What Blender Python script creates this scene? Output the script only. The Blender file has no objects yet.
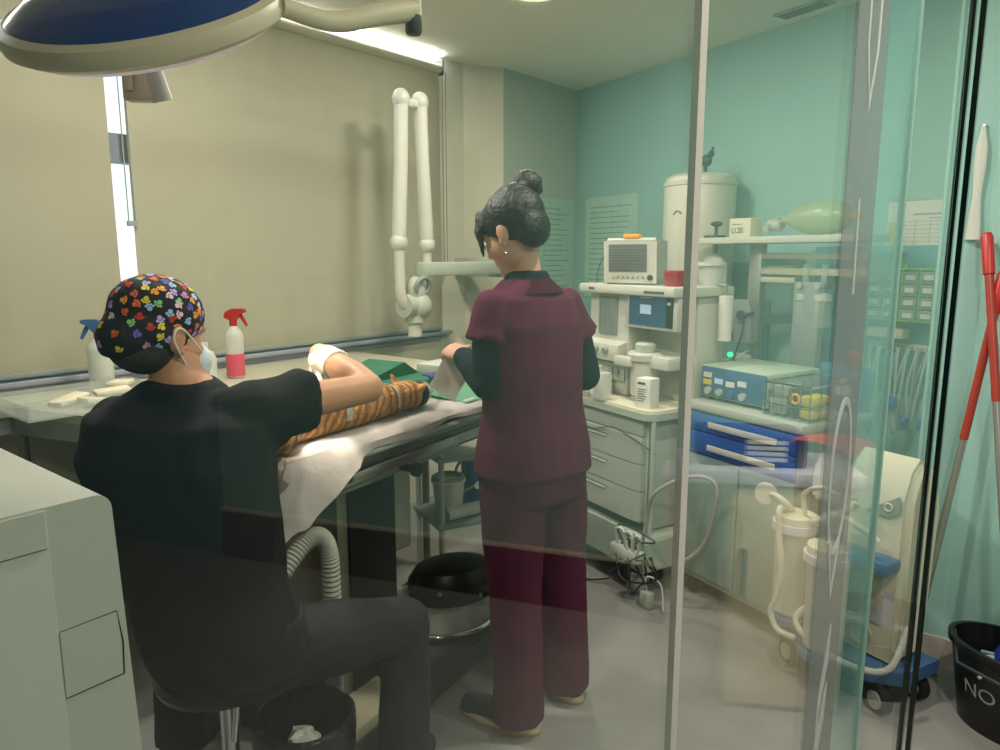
import bpy, bmesh, math, random
from mathutils import Vector, Matrix, noise
PI = math.pi
random.seed(7)
SC = bpy.context.scene
COL = SC.collection

# ------------------------------------------------------------------ camera, light, exposure
H = 1.45
cam = bpy.data.cameras.new('camera')
cam.sensor_width = 36.0
cam.lens = 722.0 * 36.0 / 1000.0
cam.clip_start = 0.02
camo = bpy.data.objects.new('camera', cam)
COL.objects.link(camo)
camo.location = (0, 0, H)
camo.rotation_euler = (PI / 2 - math.atan(722 / 4342), 0, 0)
SC.camera = camo
SC.view_settings.view_transform = 'Standard'
SC.view_settings.look = 'None'
SC.view_settings.gamma = 1.0
SC.view_settings.use_curve_mapping = False
SC.view_settings.exposure = 0.18
SC.cycles.transparent_max_bounces = 32
SC.cycles.max_bounces = 7
SC.cycles.diffuse_bounces = 4
SC.cycles.use_denoising = True

w = bpy.data.worlds.new('world')
SC.world = w
w.use_nodes = True
bg = w.node_tree.nodes['Background']
bg.inputs[0].default_value = (0.80, 0.90, 1.0, 1)
bg.inputs[1].default_value = 1.6


def area(name, loc, size, power, col, target=None, shape='DISK', size_y=None, spread=180):
    l = bpy.data.lights.new(name, 'AREA')
    l.shape = shape
    l.size = size
    if size_y:
        l.size_y = size_y
    l.energy = power
    l.color = col
    l.spread = math.radians(spread)
    o = bpy.data.objects.new(name, l)
    o.location = loc
    if target is not None:
        d = Vector(target) - Vector(loc)
        o.rotation_euler = d.to_track_quat('-Z', 'Y').to_euler()
    COL.objects.link(o)
    return o


WARM = (1.0, 0.91, 0.80)
area('room_downlight_or_fill', (0.15, 3.25, 2.515), 0.20, 13, WARM)
area('room_downlight_or_fill', (-0.80, 2.25, 2.515), 0.20, 24, WARM)  # added fill lamp, out of view, to brighten the left blind and the table
area('room_downlight_or_fill', (0.60, 1.95, 2.515), 0.08, 15, WARM)
area('lobby_downlight_or_fill', (0.75, 0.40, 2.515), 0.12, 20, (1.0, 0.90, 0.78))
area('lobby_downlight_or_fill', (1.55, 0.95, 2.515), 0.20, 9, (1.0, 0.92, 0.80))  # added lamp, out of view, so the cabinet mirrors brightly in the glass
area('lobby_downlight_or_fill', (0.60, -0.90, 2.515), 0.20, 14, (1.0, 0.93, 0.84))

# ------------------------------------------------------------------ materials


def lin(c):
    if isinstance(c, str):
        c = c.lstrip('#')
        c = [int(c[i:i + 2], 16) / 255 for i in (0, 2, 4)]
    return tuple(x / 12.92 if x <= 0.04045 else ((x + 0.055) / 1.055) ** 2.4 for x in c)


def mat(name, c, rough=0.5, metal=0.0, var=0.06, scale=14.0, bump=0.0, bscale=60.0, trans=0.0, emit=0.0, alpha=1.0, spec=0.5, sub=0.0):
    m = bpy.data.materials.new(name)
    m.use_nodes = True
    nt = m.node_tree
    p = nt.nodes['Principled BSDF']
    c = lin(c)
    p.inputs['Roughness'].default_value = rough
    p.inputs['Metallic'].default_value = metal
    p.inputs['Specular IOR Level'].default_value = spec
    if trans:
        p.inputs['Transmission Weight'].default_value = trans
    if alpha < 1:
        p.inputs['Alpha'].default_value = alpha
    if sub:
        p.inputs['Subsurface Weight'].default_value = sub
        p.inputs['Subsurface Radius'].default_value = (0.02, 0.008, 0.004)
    tc = nt.nodes.new('ShaderNodeTexCoord')
    n = nt.nodes.new('ShaderNodeTexNoise')
    n.inputs['Scale'].default_value = scale
    n.inputs['Detail'].default_value = 4
    r = nt.nodes.new('ShaderNodeValToRGB')
    r.color_ramp.elements[0].position = 0.3
    r.color_ramp.elements[1].position = 0.7
    r.color_ramp.elements[0].color = tuple(x * (1 - var) for x in c) + (1,)
    r.color_ramp.elements[1].color = tuple(min(1, x * (1 + var)) for x in c) + (1,)
    nt.links.new(tc.outputs['Object'], n.inputs['Vector'])
    nt.links.new(n.outputs['Fac'], r.inputs['Fac'])
    nt.links.new(r.outputs['Color'], p.inputs['Base Color'])
    if emit:
        p.inputs['Emission Color'].default_value = c + (1,)
        p.inputs['Emission Strength'].default_value = emit
    if bump:
        b = nt.nodes.new('ShaderNodeBump')
        b.inputs['Strength'].default_value = bump
        b.inputs['Distance'].default_value = 0.01
        n2 = nt.nodes.new('ShaderNodeTexNoise')
        n2.inputs['Scale'].default_value = bscale
        n2.inputs['Detail'].default_value = 5
        nt.links.new(tc.outputs['Object'], n2.inputs['Vector'])
        nt.links.new(n2.outputs['Fac'], b.inputs['Height'])
        nt.links.new(b.outputs['Normal'], p.inputs['Normal'])
    return m


def mix_glass(name, tint, f0=0.04, gloss_rough=0.0, coat=1.0):
    """thin architectural glass: tinted see-through plus angle dependent mirror reflection"""
    m = bpy.data.materials.new(name)
    m.use_nodes = True
    nt = m.node_tree
    nt.nodes.remove(nt.nodes['Principled BSDF'])
    out = nt.nodes['Material Output']
    t = nt.nodes.new('ShaderNodeBsdfTransparent')
    t.inputs[0].default_value = tint + (1,)
    g = nt.nodes.new('ShaderNodeBsdfGlossy')
    g.inputs['Color'].default_value = (0.95, 1, 0.97, 1)
    g.inputs['Roughness'].default_value = gloss_rough
    lw = nt.nodes.new('ShaderNodeLayerWeight')
    lw.inputs['Blend'].default_value = 0.5
    pw = nt.nodes.new('ShaderNodeMath'); pw.operation = 'POWER'; pw.inputs[1].default_value = 5
    mu = nt.nodes.new('ShaderNodeMath'); mu.operation = 'MULTIPLY_ADD'
    mu.inputs[1].default_value = (1 - f0) * coat; mu.inputs[2].default_value = f0
    mx = nt.nodes.new('ShaderNodeMixShader')
    nt.links.new(lw.outputs['Facing'], pw.inputs[0])
    nt.links.new(pw.outputs[0], mu.inputs[0])
    nt.links.new(mu.outputs[0], mx.inputs[0])
    nt.links.new(t.outputs[0], mx.inputs[1])
    nt.links.new(g.outputs[0], mx.inputs[2])
    nt.links.new(mx.outputs[0], out.inputs['Surface'])
    return m


def film(name, c, a, rough=0.4):
    """partly see-through film: diffuse colour with given opacity"""
    m = bpy.data.materials.new(name)
    m.use_nodes = True
    nt = m.node_tree
    nt.nodes.remove(nt.nodes['Principled BSDF'])
    out = nt.nodes['Material Output']
    t = nt.nodes.new('ShaderNodeBsdfTransparent')
    d = nt.nodes.new('ShaderNodeBsdfPrincipled')
    d.inputs['Base Color'].default_value = lin(c) + (1,)
    d.inputs['Roughness'].default_value = rough
    mx = nt.nodes.new('ShaderNodeMixShader')
    mx.inputs[0].default_value = a
    nt.links.new(t.outputs[0], mx.inputs[1])
    nt.links.new(d.outputs[0], mx.inputs[2])
    nt.links.new(mx.outputs[0], out.inputs['Surface'])
    return m


def glow(name, c, s):
    m = bpy.data.materials.new(name)
    m.use_nodes = True
    nt = m.node_tree
    nt.nodes.remove(nt.nodes['Principled BSDF'])
    e = nt.nodes.new('ShaderNodeEmission')
    e.inputs[0].default_value = lin(c) + (1,)
    e.inputs[1].default_value = s
    nt.links.new(e.outputs[0], nt.nodes['Material Output'].inputs['Surface'])
    return m


MT = {
    'cream_wall': mat('cream_wall', '#d8d2bd', 0.8, var=0.02, scale=3, bump=0.05, bscale=120),
    'teal_wall': mat('teal_wall', '#97c3ba', 0.7, var=0.03, scale=2, bump=0.05, bscale=140),
    'shaded_wall': mat('shaded_wall', '#b9c4b6', 0.8, var=0.02, scale=3),  # shade on the back wall put into its base colour
    'deep_teal': mat('deep_teal', '#4f97a0', 0.6, var=0.04, scale=4),
    'ceiling': mat('ceiling_paint', '#e9e6d8', 0.9, var=0.015, scale=2),
    'floor': mat('floor_vinyl', '#93928f', 0.38, var=0.06, scale=9, bump=0.02, bscale=200),
    'skirting': mat('skirting', '#cfc8bd', 0.5, var=0.02),
    'blind': mat('blind_fabric', '#c6c0a9', 0.9, var=0.02, scale=400, bump=0.08, bscale=900),
    'sill': mat('sill_grey', '#9aa0ac', 0.4, var=0.03),
    'alu': mat('aluminium', '#b9b9b2', 0.35, metal=0.8, var=0.03),
    'seal': mat('grey_seal', '#b5b2a9', 0.45, var=0.03),
    'steel': mat('brushed_steel', '#b8b6ae', 0.28, metal=1.0, var=0.05, scale=30),
    'satin_steel': mat('satin_steel', '#8d8a80', 0.36, metal=0.9, var=0.08, scale=6),
    'chrome': mat('chrome', '#d5d5d5', 0.12, metal=1.0, var=0.02),
    'white': mat('white_plastic', '#cfcec2', 0.35, var=0.02, scale=5),
    'offwhite': mat('offwhite_plastic', '#b6bbae', 0.4, var=0.02, scale=5),
    'cabwhite': mat('cabinet_white', '#aeb2a8', 0.38, var=0.015, scale=3),
    'beige': mat('beige_enamel', '#c8bea4', 0.4, var=0.03, scale=4),
    'greypl': mat('grey_plastic', '#8f9792', 0.45, var=0.04),
    'dkgrey': mat('dark_grey_plastic', '#3a3f40', 0.45, var=0.05),
    'black': mat('black_plastic', '#141517', 0.35, var=0.1),
    'rubber': mat('black_rubber', '#1b1c1d', 0.7, var=0.1),
    'blueplastic': mat('blue_plastic', '#426c98', 0.4, var=0.05),
    'lampblue': mat('lamp_blue', '#1d3d7c', 0.12, var=0.04),
    'drawerblue': mat('drawer_blue', '#2f62a8', 0.4, var=0.04),
    'navy': mat('navy_plastic', '#2a3470', 0.4, var=0.05),
    'red': mat('red_plastic', '#b3251f', 0.35, var=0.05),
    'handle_red': mat('handle_red', '#a03a2c', 0.35, var=0.05),
    'pinkcloth': mat('pink_cloth', '#d8524c', 0.8, var=0.06, scale=40, bump=0.3, bscale=40),
    'orange': mat('orange_plastic', '#f0932a', 0.35, emit=0.35),
    'yellow': mat('yellow_plastic', '#d9c23a', 0.5, var=0.06),
    'lime': mat('lime_plastic', '#86c936', 0.4, var=0.05),
    'greensheet': mat('green_cloth', '#1f5f45', 0.8, var=0.12, scale=20, bump=0.2, bscale=50),
    'mattress': mat('mattress_green', '#173f35', 0.5, var=0.08, bump=0.1, bscale=30),
    'mint': mat('mint_cloth', '#7fbf9c', 0.8, var=0.06, bump=0.2),
    'paper': mat('paper_white', '#e6e2d9', 0.8, var=0.02, scale=20),
    'pad': mat('absorbent_pad', '#e3d9d6', 0.85, var=0.03, scale=30, bump=0.25, bscale=45),
    'card': mat('cardboard_cream', '#d9d3bb', 0.7, var=0.03),
    'ink': mat('grey_print', '#565a58', 0.8, var=0.05),
    'blackcloth': mat('charcoal_scrub_cloth', '#202125', 0.9, var=0.15, scale=8, spec=0.2),
    'trouser': mat('charcoal_trouser_cloth', '#2a2c2e', 0.9, var=0.15, scale=8, spec=0.2),
    'burgundy': mat('burgundy_scrub_cloth', '#591f3a', 0.85, var=0.10, scale=9, spec=0.2),
    'darkteal': mat('dark_teal_cloth', '#16282e', 0.9, var=0.1, bump=0.15, bscale=30, spec=0.2),
    'skin': mat('skin', '#c08c6c', 0.5, var=0.05, scale=25, sub=0.08),
    'skin2': mat('skin_pale', '#cfa084', 0.5, var=0.05, scale=25, sub=0.08),
    'hair': mat('black_hair', '#171513', 0.5, var=0.4, scale=60, bump=0.5, bscale=90),
    'greyhair': mat('cropped_hair', '#3a322d', 0.7, var=0.4, scale=120, bump=0.5, bscale=200),
    'glove': mat('latex_glove', '#e6e1d5', 0.4, var=0.03),
    'mask': mat('mask_cloth', '#c9d6de', 0.8, var=0.03),
    'shoe': mat('navy_shoe', '#252c37', 0.7, var=0.1),
    'sole': mat('cream_sole', '#d8cdb0', 0.6, var=0.04),
    'solegum': mat('gum_sole', '#b98d3c', 0.6, var=0.05),
    'hose': mat('hose_grey', '#9ea096', 0.5, var=0.05),
    'whitehose': mat('hose_white', '#d7d8cd', 0.35, var=0.03),
    'bag': mat('black_bag', '#17181a', 0.3, var=0.1, bump=0.6, bscale=25),
    'darkwood': mat('dark_board', '#22262a', 0.35, var=0.08),
    'bird': mat('dark_green_metal', '#24423c', 0.4, var=0.1),
    'heater': mat('heater_enamel', '#d6d4c4', 0.3, var=0.02),
    'mopstring': mat('mop_string', '#8fa9a6', 0.9, var=0.35, scale=80),
    'lav': mat('lavender_plastic', '#d4d3e6', 0.35, var=0.02),
    'lobbybeige': mat('lobby_beige', '#d9cbae', 0.5, var=0.02, scale=3),
    'glasspane': mix_glass('glass_pane', (0.965, 0.985, 0.968)),
    'leafglass': mix_glass('leaf_glass', (0.96, 0.985, 0.965), 0.02, 0.0, 0.45),
    'clearglass': mix_glass('clear_glass', (0.96, 0.97, 0.97)),
    'clear': film('clear_plastic', '#d8e0d8', 0.28, 0.15),
    'milky': film('milky_plastic', '#dfe2d8', 0.62, 0.3),
    'tealfilm': film('teal_edge_film', '#6fb3b0', 0.12, 0.3),
    'vinyl': film('grey_vinyl', '#7f8686', 0.42, 0.4),
    'vinylmark': film('white_vinyl', '#d4dad6', 0.45, 0.4),
    'edge': mat('dark_glass_edge', '#06140f', 0.15, var=0.2),
    'edgeclear': mat('pale_glass_edge', '#8fb5a8', 0.2, var=0.05),
    'pinkfluid': mat('pink_fluid', '#e0566e', 0.25, var=0.03),
    'led': glow('led_white', '#f4f4ff', 38.0),
    'downlight': glow('downlight_warm', '#fff0c0', 6.0),
    'lens': mat('lamp_lens', '#d9c2cc', 0.15, var=0.05, bump=0.4, bscale=160, emit=0.25),
    'screen': mat('screen_grey', '#6f716e', 0.2, var=0.03, emit=0.05),
    'screenblue': mat('screen_blue', '#2f5068', 0.15, var=0.15, scale=5, emit=0.25),
    'screenbox': mat('screen_light', '#9fb4c8', 0.2, emit=0.45),
    'greenled': mat('green_led', '#2fe08a', 0.3, emit=2.0),
    'skyglow': glow('bright_outdoors', '#dfe9ff', 1.5),
    'transom': mat('window_transom', '#8b93a6', 0.5, var=0.03),
}

# ------------------------------------------------------------------ mesh helper


class M:
    def __init__(s):
        s.bm = bmesh.new()
        s.T = Matrix.Identity(4)

    def v(s, p):
        return s.bm.verts.new(s.T @ Vector(p))

    def f(s, vs, mi=0):
        try:
            q = s.bm.faces.new(vs)
            q.material_index = mi
            return q
        except ValueError:
            return None

    def box(s, x0, x1, y0, y1, z0, z1, bev=0.0, seg=2, mi=0):
        vs = [s.v((x, y, z)) for x in (x0, x1) for y in (y0, y1) for z in (z0, z1)]
        fs = [s.f([vs[i] for i in q], mi) for q in ((0, 1, 3, 2), (4, 6, 7, 5), (0, 4, 5, 1), (2, 3, 7, 6), (0, 2, 6, 4), (1, 5, 7, 3))]
        if bev > 0:
            es = list({e for q in fs for e in q.edges})
            r = bmesh.ops.bevel(s.bm, geom=es, offset=bev, segments=seg, profile=0.5, affect='EDGES')
            for q in r['faces']:
                q.material_index = mi
        return s

    def rings(s, rs, closed=True, cap=True, mi=0):
        """loft between rings of equal point count"""
        V = [[s.v(p) for p in r] for r in rs]
        n = len(V[0])
        for a, b in zip(V, V[1:]):
            for i in range(n if closed else n - 1):
                s.f((a[i], a[(i + 1) % n], b[(i + 1) % n], b[i]), mi)
        if cap and closed:
            s.f(list(reversed(V[0])), mi)
            s.f(V[-1], mi)
        return s

    def tube(s, pts, r, n=10, cap=True, mi=0, flat=1.0, up=None, rib=None):
        pts = [Vector(p) for p in pts]
        rr = r if isinstance(r, (list, tuple)) else [r] * len(pts)
        if rib:  # corrugations: resample densely, alternate radius
            pts2, rr2 = [], []
            L = 0
            for a, b in zip(pts, pts[1:]):
                k = max(2, int((b - a).length / rib))
                for i in range(k):
                    pts2.append(a.lerp(b, i / k)); rr2.append(rr[0] * (1.0 if len(rr2) % 2 else 0.84))
            pts2.append(pts[-1]); rr2.append(rr[0])
            pts, rr = pts2, rr2
        t0 = (pts[1] - pts[0]).normalized()
        nrm = Vector(up) if up is not None else (Vector((0, 0, 1)) if abs(t0.z) < 0.9 else Vector((1, 0, 0)))
        nrm = (nrm - t0 * nrm.dot(t0)).normalized()
        out = []
        for i, p in enumerate(pts):
            if i == 0:
                t = t0
            elif i == len(pts) - 1:
                t = (pts[i] - pts[i - 1]).normalized()
            else:
                t = ((pts[i + 1] - pts[i]).normalized() + (pts[i] - pts[i - 1]).normalized())
                t = t.normalized() if t.length > 1e-6 else t0
            nrm = nrm - t * nrm.dot(t)
            nrm = nrm.normalized() if nrm.length > 1e-6 else t.orthogonal().normalized()
            b = t.cross(nrm)
            out.append([p + (nrm * math.cos(2 * PI * k / n) * flat + b * math.sin(2 * PI * k / n)) * rr[i] for k in range(n)])
        return s.rings(out, cap=cap, mi=mi)

    def cyl(s, p0, p1, r0, r1=None, n=24, mi=0):
        return s.tube([p0, p1], [r0, r1 if r1 is not None else r0], n=n, mi=mi)

    def lathe(s, prof, c=(0, 0, 0), n=28, mi=0, ax=None):
        c = Vector(c)
        Rm = Matrix.Identity(3)
        if ax is not None:
            Rm = Vector(ax).normalized().to_track_quat('Z', 'Y').to_matrix()
        rs = [[c + Rm @ Vector((max(r, 1e-4) * math.cos(2 * PI * k / n), max(r, 1e-4) * math.sin(2 * PI * k / n), z)) for k in range(n)] for r, z in prof]
        return s.rings(rs, mi=mi)

    def ell(s, c, r, R=None, n=18, m=12, mi=0):
        c = Vector(c)
        r = (r, r, r) if not isinstance(r, (tuple, list)) else r
        R = R or Matrix.Identity(3)
        rs = []
        for j in range(m + 1):
            a = -PI / 2 + PI * j / m
            cr = max(math.cos(a), 0.004)
            rs.append([c + R @ Vector((r[0] * cr * math.cos(2 * PI * k / n), r[1] * cr * math.sin(2 * PI * k / n), r[2] * math.sin(a))) for k in range(n)])
        return s.rings(rs, mi=mi)

    def torus(s, c, R0, r, ax=(0, 0, 1), n=28, m=10, mi=0, a0=0, a1=2 * PI):
        c = Vector(c)
        q = Vector(ax).normalized().to_track_quat('Z', 'Y').to_matrix()
        full = abs(a1 - a0 - 2 * PI) < 1e-4
        rs = []
        for i in range(n + 1):
            a = a0 + (a1 - a0) * i / n
            rad = Vector((math.cos(a), math.sin(a), 0))
            rs.append([c + q @ (rad * (R0 + r * math.cos(2 * PI * k / m)) + Vector((0, 0, r * math.sin(2 * PI * k / m)))) for k in range(m)])
        return s.rings(rs, cap=not full, mi=mi)

    def prism(s, poly, d0, d1, plane='xz', mi=0):
        def P(a, b, d):
            return {'xz': (a, d, b), 'xy': (a, b, d), 'yz': (d, a, b)}[plane]
        A = [s.v(P(a, b, d0)) for a, b in poly]
        B = [s.v(P(a, b, d1)) for a, b in poly]
        n = len(poly)
        s.f(A, mi); s.f(list(reversed(B)), mi)
        for i in range(n):
            s.f((A[i], B[i], B[(i + 1) % n], A[(i + 1) % n]), mi)
        return s

    def sheet(s, grid, th=0.0, mi=0):
        """grid[i][j] of points -> thin closed sheet of thickness th"""
        V = [[s.v(p) for p in r] for r in grid]
        fs = []
        for i in range(len(V) - 1):
            for j in range(len(V[0]) - 1):
                fs.append(s.f((V[i][j], V[i + 1][j], V[i + 1][j + 1], V[i][j + 1]), mi))
        if th:
            bmesh.ops.solidify(s.bm, geom=[q for q in fs if q], thickness=th)
        return s

    def limb(s, pts, rs, n=14, flat=1.0, up=None):
        s.tube(pts, rs, n=n, flat=flat, up=up)
        for p, r in zip(pts, rs):
            s.ell(p, r * min(1.0, flat), n=12, m=8)
        return s


def rot(angle, axis='Z', c=(0, 0, 0)):
    return Matrix.Translation(c) @ Matrix.Rotation(angle, 4, axis)


def root_matrix(o):
    m = o.matrix_basis.copy()
    while o.parent:
        o = o.parent
        m = o.matrix_basis @ m
    return m


def finish(me, ang=38):
    bm = bmesh.new()
    bm.from_mesh(me)
    bmesh.ops.recalc_face_normals(bm, faces=bm.faces)
    for q in bm.faces:
        q.smooth = True
    for e in bm.edges:
        if len(e.link_faces) == 2 and e.calc_face_angle(0) > math.radians(ang):
            e.smooth = False
    bm.to_mesh(me)
    bm.free()


def obj(name, mb, m, parent=None, loc=None, rz=0.0, world=False, label=None, ang=38, mesh=None):
    """one mesh object; world=True: the shape was given in world coordinates"""
    if mesh is None:
        mesh = bpy.data.meshes.new(name)
        mb.bm.to_mesh(mesh)
        mb.bm.free()
        finish(mesh, ang)
    o = bpy.data.objects.new(name, mesh)
    for x in (m if isinstance(m, (list, tuple)) else [m]):
        mesh.materials.append(MT[x] if isinstance(x, str) else x)
    if loc is not None:
        o.location = loc
        o.rotation_euler = (0, 0, rz)
    if parent is not None:
        o.parent = parent
    if world:
        k = root_matrix(o) if parent is None else root_matrix(parent)
        mesh.transform(k.inverted())
    if label:
        o['label'] = label
    COL.objects.link(o)
    return o


def tag(o, label, cat, group=None, kind=None):
    o['label'] = label
    o['category'] = cat
    if group:
        o['group'] = group
    if kind:
        o['kind'] = kind
    return o


def thing(name, label, cat, loc=(0, 0, 0), rz=0.0, group=None):
    o = bpy.data.objects.new(name, None)
    o.empty_display_size = 0.05
    o.location = loc
    o.rotation_euler = (0, 0, rz)
    COL.objects.link(o)
    return tag(o, label, cat, group)


def struct(name, mb, m, label, cat=None, parent=None, **k):
    o = obj(name, mb, m, parent, **k)
    if parent is None:
        o['kind'] = 'structure'
        o['label'] = label
        o['category'] = cat or name.split('_')[0]
    return o


def blob(mb, voxel, smooth=4, wrinkle=None, disp=None):
    """fuse overlapping volumes into one continuous skin"""
    bmesh.ops.recalc_face_normals(mb.bm, faces=mb.bm.faces)
    me = bpy.data.meshes.new('tmp')
    mb.bm.to_mesh(me)
    mb.bm.free()
    o = bpy.data.objects.new('tmp', me)
    COL.objects.link(o)
    r = o.modifiers.new('r', 'REMESH')
    r.mode = 'VOXEL'
    r.voxel_size = voxel
    if smooth:
        s = o.modifiers.new('s', 'SMOOTH')
        s.factor = 0.5
        s.iterations = smooth
    dg = bpy.context.evaluated_depsgraph_get()
    res = bpy.data.meshes.new_from_object(o.evaluated_get(dg))
    bpy.data.objects.remove(o)
    bpy.data.meshes.remove(me)
    if disp:
        bm = bmesh.new()
        bm.from_mesh(res)
        bm.normal_update()
        offs = [disp(v.co, v.normal) for v in bm.verts]
        for v, d in zip(bm.verts, offs):
            v.co += v.normal * d
        bm.to_mesh(res)
        bm.free()
    for q in res.polygons:
        q.use_smooth = True
    return res


def folds(amp, fx, fz, seed=0.0, ridge=True):
    def g(co, n):
        p = Vector((co.x * fx + seed, co.y * fx, co.z * fz))
        a = noise.noise(p)
        b = noise.noise(p * 2.3 + Vector((5, 1, 2)))
        a = (1 - 2 * abs(a)) if ridge else a
        return amp * (0.7 * a + 0.35 * b)
    return g


def fr(o, a):
    a = math.radians(a)
    c, s = math.cos(a), math.sin(a)
    return lambda x, y, z=0.0: Vector((o[0] + x * c - y * s, o[1] + x * s + y * c, z))


# frames: local x runs along the surface to the right, local y away from the camera
A_T, A_B = math.radians(-59.1), math.radians(51.3)
TW = fr((0.531, 5.161), -59.1)     # teal wall
BW = fr((-0.35, 4.30), 51.3)       # window wall
GL = fr((1.03, 1.66), 51.3)        # glass partition
MA = fr((0.60, 2.95), -59.1)       # anaesthesia machine
TB = fr((-0.50, 1.75), 58.9)       # operating table
RW = fr((1.60, 2.415), -59.1)      # lobby wall on the right
A_TB = math.radians(58.9)
C = 2.55


def catmull(pts, k=6):
    pts = [Vector(p) for p in pts]
    P = [pts[0] * 2 - pts[1]] + pts + [pts[-1] * 2 - pts[-2]]
    out = []
    for i in range(1, len(P) - 2):
        a, b, c, d = P[i - 1:i + 3]
        for j in range(k):
            t = j / k
            out.append(0.5 * ((2 * b) + (c - a) * t + (2 * a - 5 * b + 4 * c - d) * t * t + (3 * b - a - 3 * c + d) * t ** 3))
    out.append(pts[-1])
    return out


def wallquad(mb, a, b, z0, z1, th):
    """vertical slab whose visible face runs a->b (world xy); thickness goes to the left of a->b"""
    a = Vector((a[0], a[1], 0)); b = Vector((b[0], b[1], 0))
    d = (b - a).normalized()
    n = Vector((-d.y, d.x, 0)) * th
    q = [a, b, b + n, a + n]
    A = [mb.v((p.x, p.y, z0)) for p in q]
    B = [mb.v((p.x, p.y, z1)) for p in q]
    mb.f(A); mb.f(list(reversed(B)))
    for i in range(4):
        mb.f((A[i], B[i], B[(i + 1) % 4], A[(i + 1) % 4]))
    return mb


# ------------------------------------------------------------------ room shell
m = M(); m.box(-5, 5.2, -4.2, 6.2, -0.1, 0.0)
struct('floor', m, 'floor', 'pale grey vinyl floor running through the clinic')
m = M(); m.prism([tuple(p[:2]) for p in (BW(-4.4, 0.19), (-3.9, 0.0), (-3.2, -3.8), RW(5.4, 0.25), TW(3.0, 0.2), TW(-0.2, 0.16), BW(1.45, 0.10), BW(0.5, 0.19))], C, C + 0.1, 'xy')
struct('ceiling', m, 'ceiling', 'flat pale plaster ceiling')

# window wall with one wide opening
m = M()
m.T = rot(A_B, 'Z', (-0.35, 4.30, 0))
m.box(-4.2, 0.213, 0.0, 0.18, 0, 1.0)
m.box(-4.2, 0.213, 0.0, 0.18, 2.5, C)
m.box(-4.2, -3.3, 0.0, 0.18, 1.0, 2.5)
m.box(-0.10, 0.213, 0.0, 0.18, 1.0, 2.5)
struct('wall_window_side', m, 'cream_wall', 'cream wall under and around the wide window')
m = M()
p0, p1, p2 = BW(0.213, 0), BW(0.424, -0.135), BW(1.25, -0.155)
wallquad(m, p0, p1, 0, C, 0.15)
struct('wall_splayed_reveal', m, 'cream_wall', 'pale splayed strip of wall to the right of the blinds')
m = M(); wallquad(m, p1, p2, 0, C, 0.15)
struct('wall_back', m, 'shaded_wall', 'stretch of wall behind the standing person, its shade given as grey green colour')
m = M(); wallquad(m, TW(-0.02, 0), TW(2.80, 0), 0, C, 0.12)
struct('wall_teal', m, 'teal_wall', 'turquoise wall behind the equipment')
m = M()
wallquad(m, TW(2.80, 0), RW(-0.12, -0.058), 0, C, 0.012)
struct('wall_pier_side', m, 'teal_wall', 'turquoise side of the wall pier beyond the glass door')
m = M()
wallquad(m, RW(-0.12, -0.06), RW(0, 0), 0, C, 0.10)
wallquad(m, RW(0, 0), RW(3.15, 0), 0, C, 0.12)
struct('wall_lobby_right', m, 'teal_wall', 'turquoise wall behind the mops and bucket')
m = M(); wallquad(m, RW(3.15, 0), RW(5.2, 0.0), 0, C, 0.12)
wallquad(m, RW(5.2, 0), (-3.0, -3.6), 0, C, 0.12)
wallquad(m, (-3.0, -3.6), (-3.6, 0.1), 0, C, 0.12)
struct('wall_lobby_back', m, 'deep_teal', 'teal wall of the lobby behind the viewer')
m = M(); wallquad(m, (-3.6, 0.1), BW(-4.0, 0), 0, C, 0.12)
struct('wall_left', m, 'cream_wall', 'cream end wall at the left')

# window: frame, pane, transom, sill
m = M(); m.T = rot(A_B, 'Z', (-0.35, 4.30, 0))
for x in (-3.3, -1.93, -0.14):
    m.box(x, x + 0.05, 0.06, 0.11, 1.0, 2.5)
m.box(-3.3, -0.10, 0.06, 0.11, 1.0, 1.05); m.box(-3.3, -0.10, 0.06, 0.11, 2.45, 2.5)
win = struct('window_1', m, 'alu', 'wide window behind the roller blinds, a bright strip showing between them')
m = M(); m.T = rot(A_B, 'Z', (-0.35, 4.30, 0)); m.box(-3.25, -0.15, 0.08, 0.09, 1.05, 2.45)
obj('pane', m, 'clearglass', win)
m = M(); m.T = rot(A_B, 'Z', (-0.35, 4.30, 0)); m.box(-3.25, -0.15, 0.05, 0.115, 1.81, 1.92)
obj('transom', m, 'transom', win)
m = M(); m.T = rot(A_B, 'Z', (-0.35, 4.30, 0)); m.box(-3.3, 0.05, -0.05, 0.06, 0.985, 1.005, 0.004)
obj('window_sill', m, 'sill', win)
m = M(); m.T = rot(A_B, 'Z', (-0.35, 4.30, 0)); m.box(-4.2, -0.02, -0.02, -0.001, 0.955, 1.022)
struct('trim_1', m, 'sill', 'grey trim board running below the blinds', 'trim')

# skirting
m = M(); wallquad(m, RW(-0.1, -0.062), RW(0.0, -0.012), 0, 0.09, 0.012); wallquad(m, RW(0, -0.012), RW(3.1, -0.012), 0, 0.09, 0.012)
struct('baseboard_right', m, 'skirting', 'pale skirting board behind the bucket', 'baseboard')
m = M(); wallquad(m, TW(0, -0.012), TW(2.8, -0.012), 0, 0.09, 0.012)
struct('baseboard_back', m, 'skirting', 'pale skirting board below the turquoise wall', 'baseboard')

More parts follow.
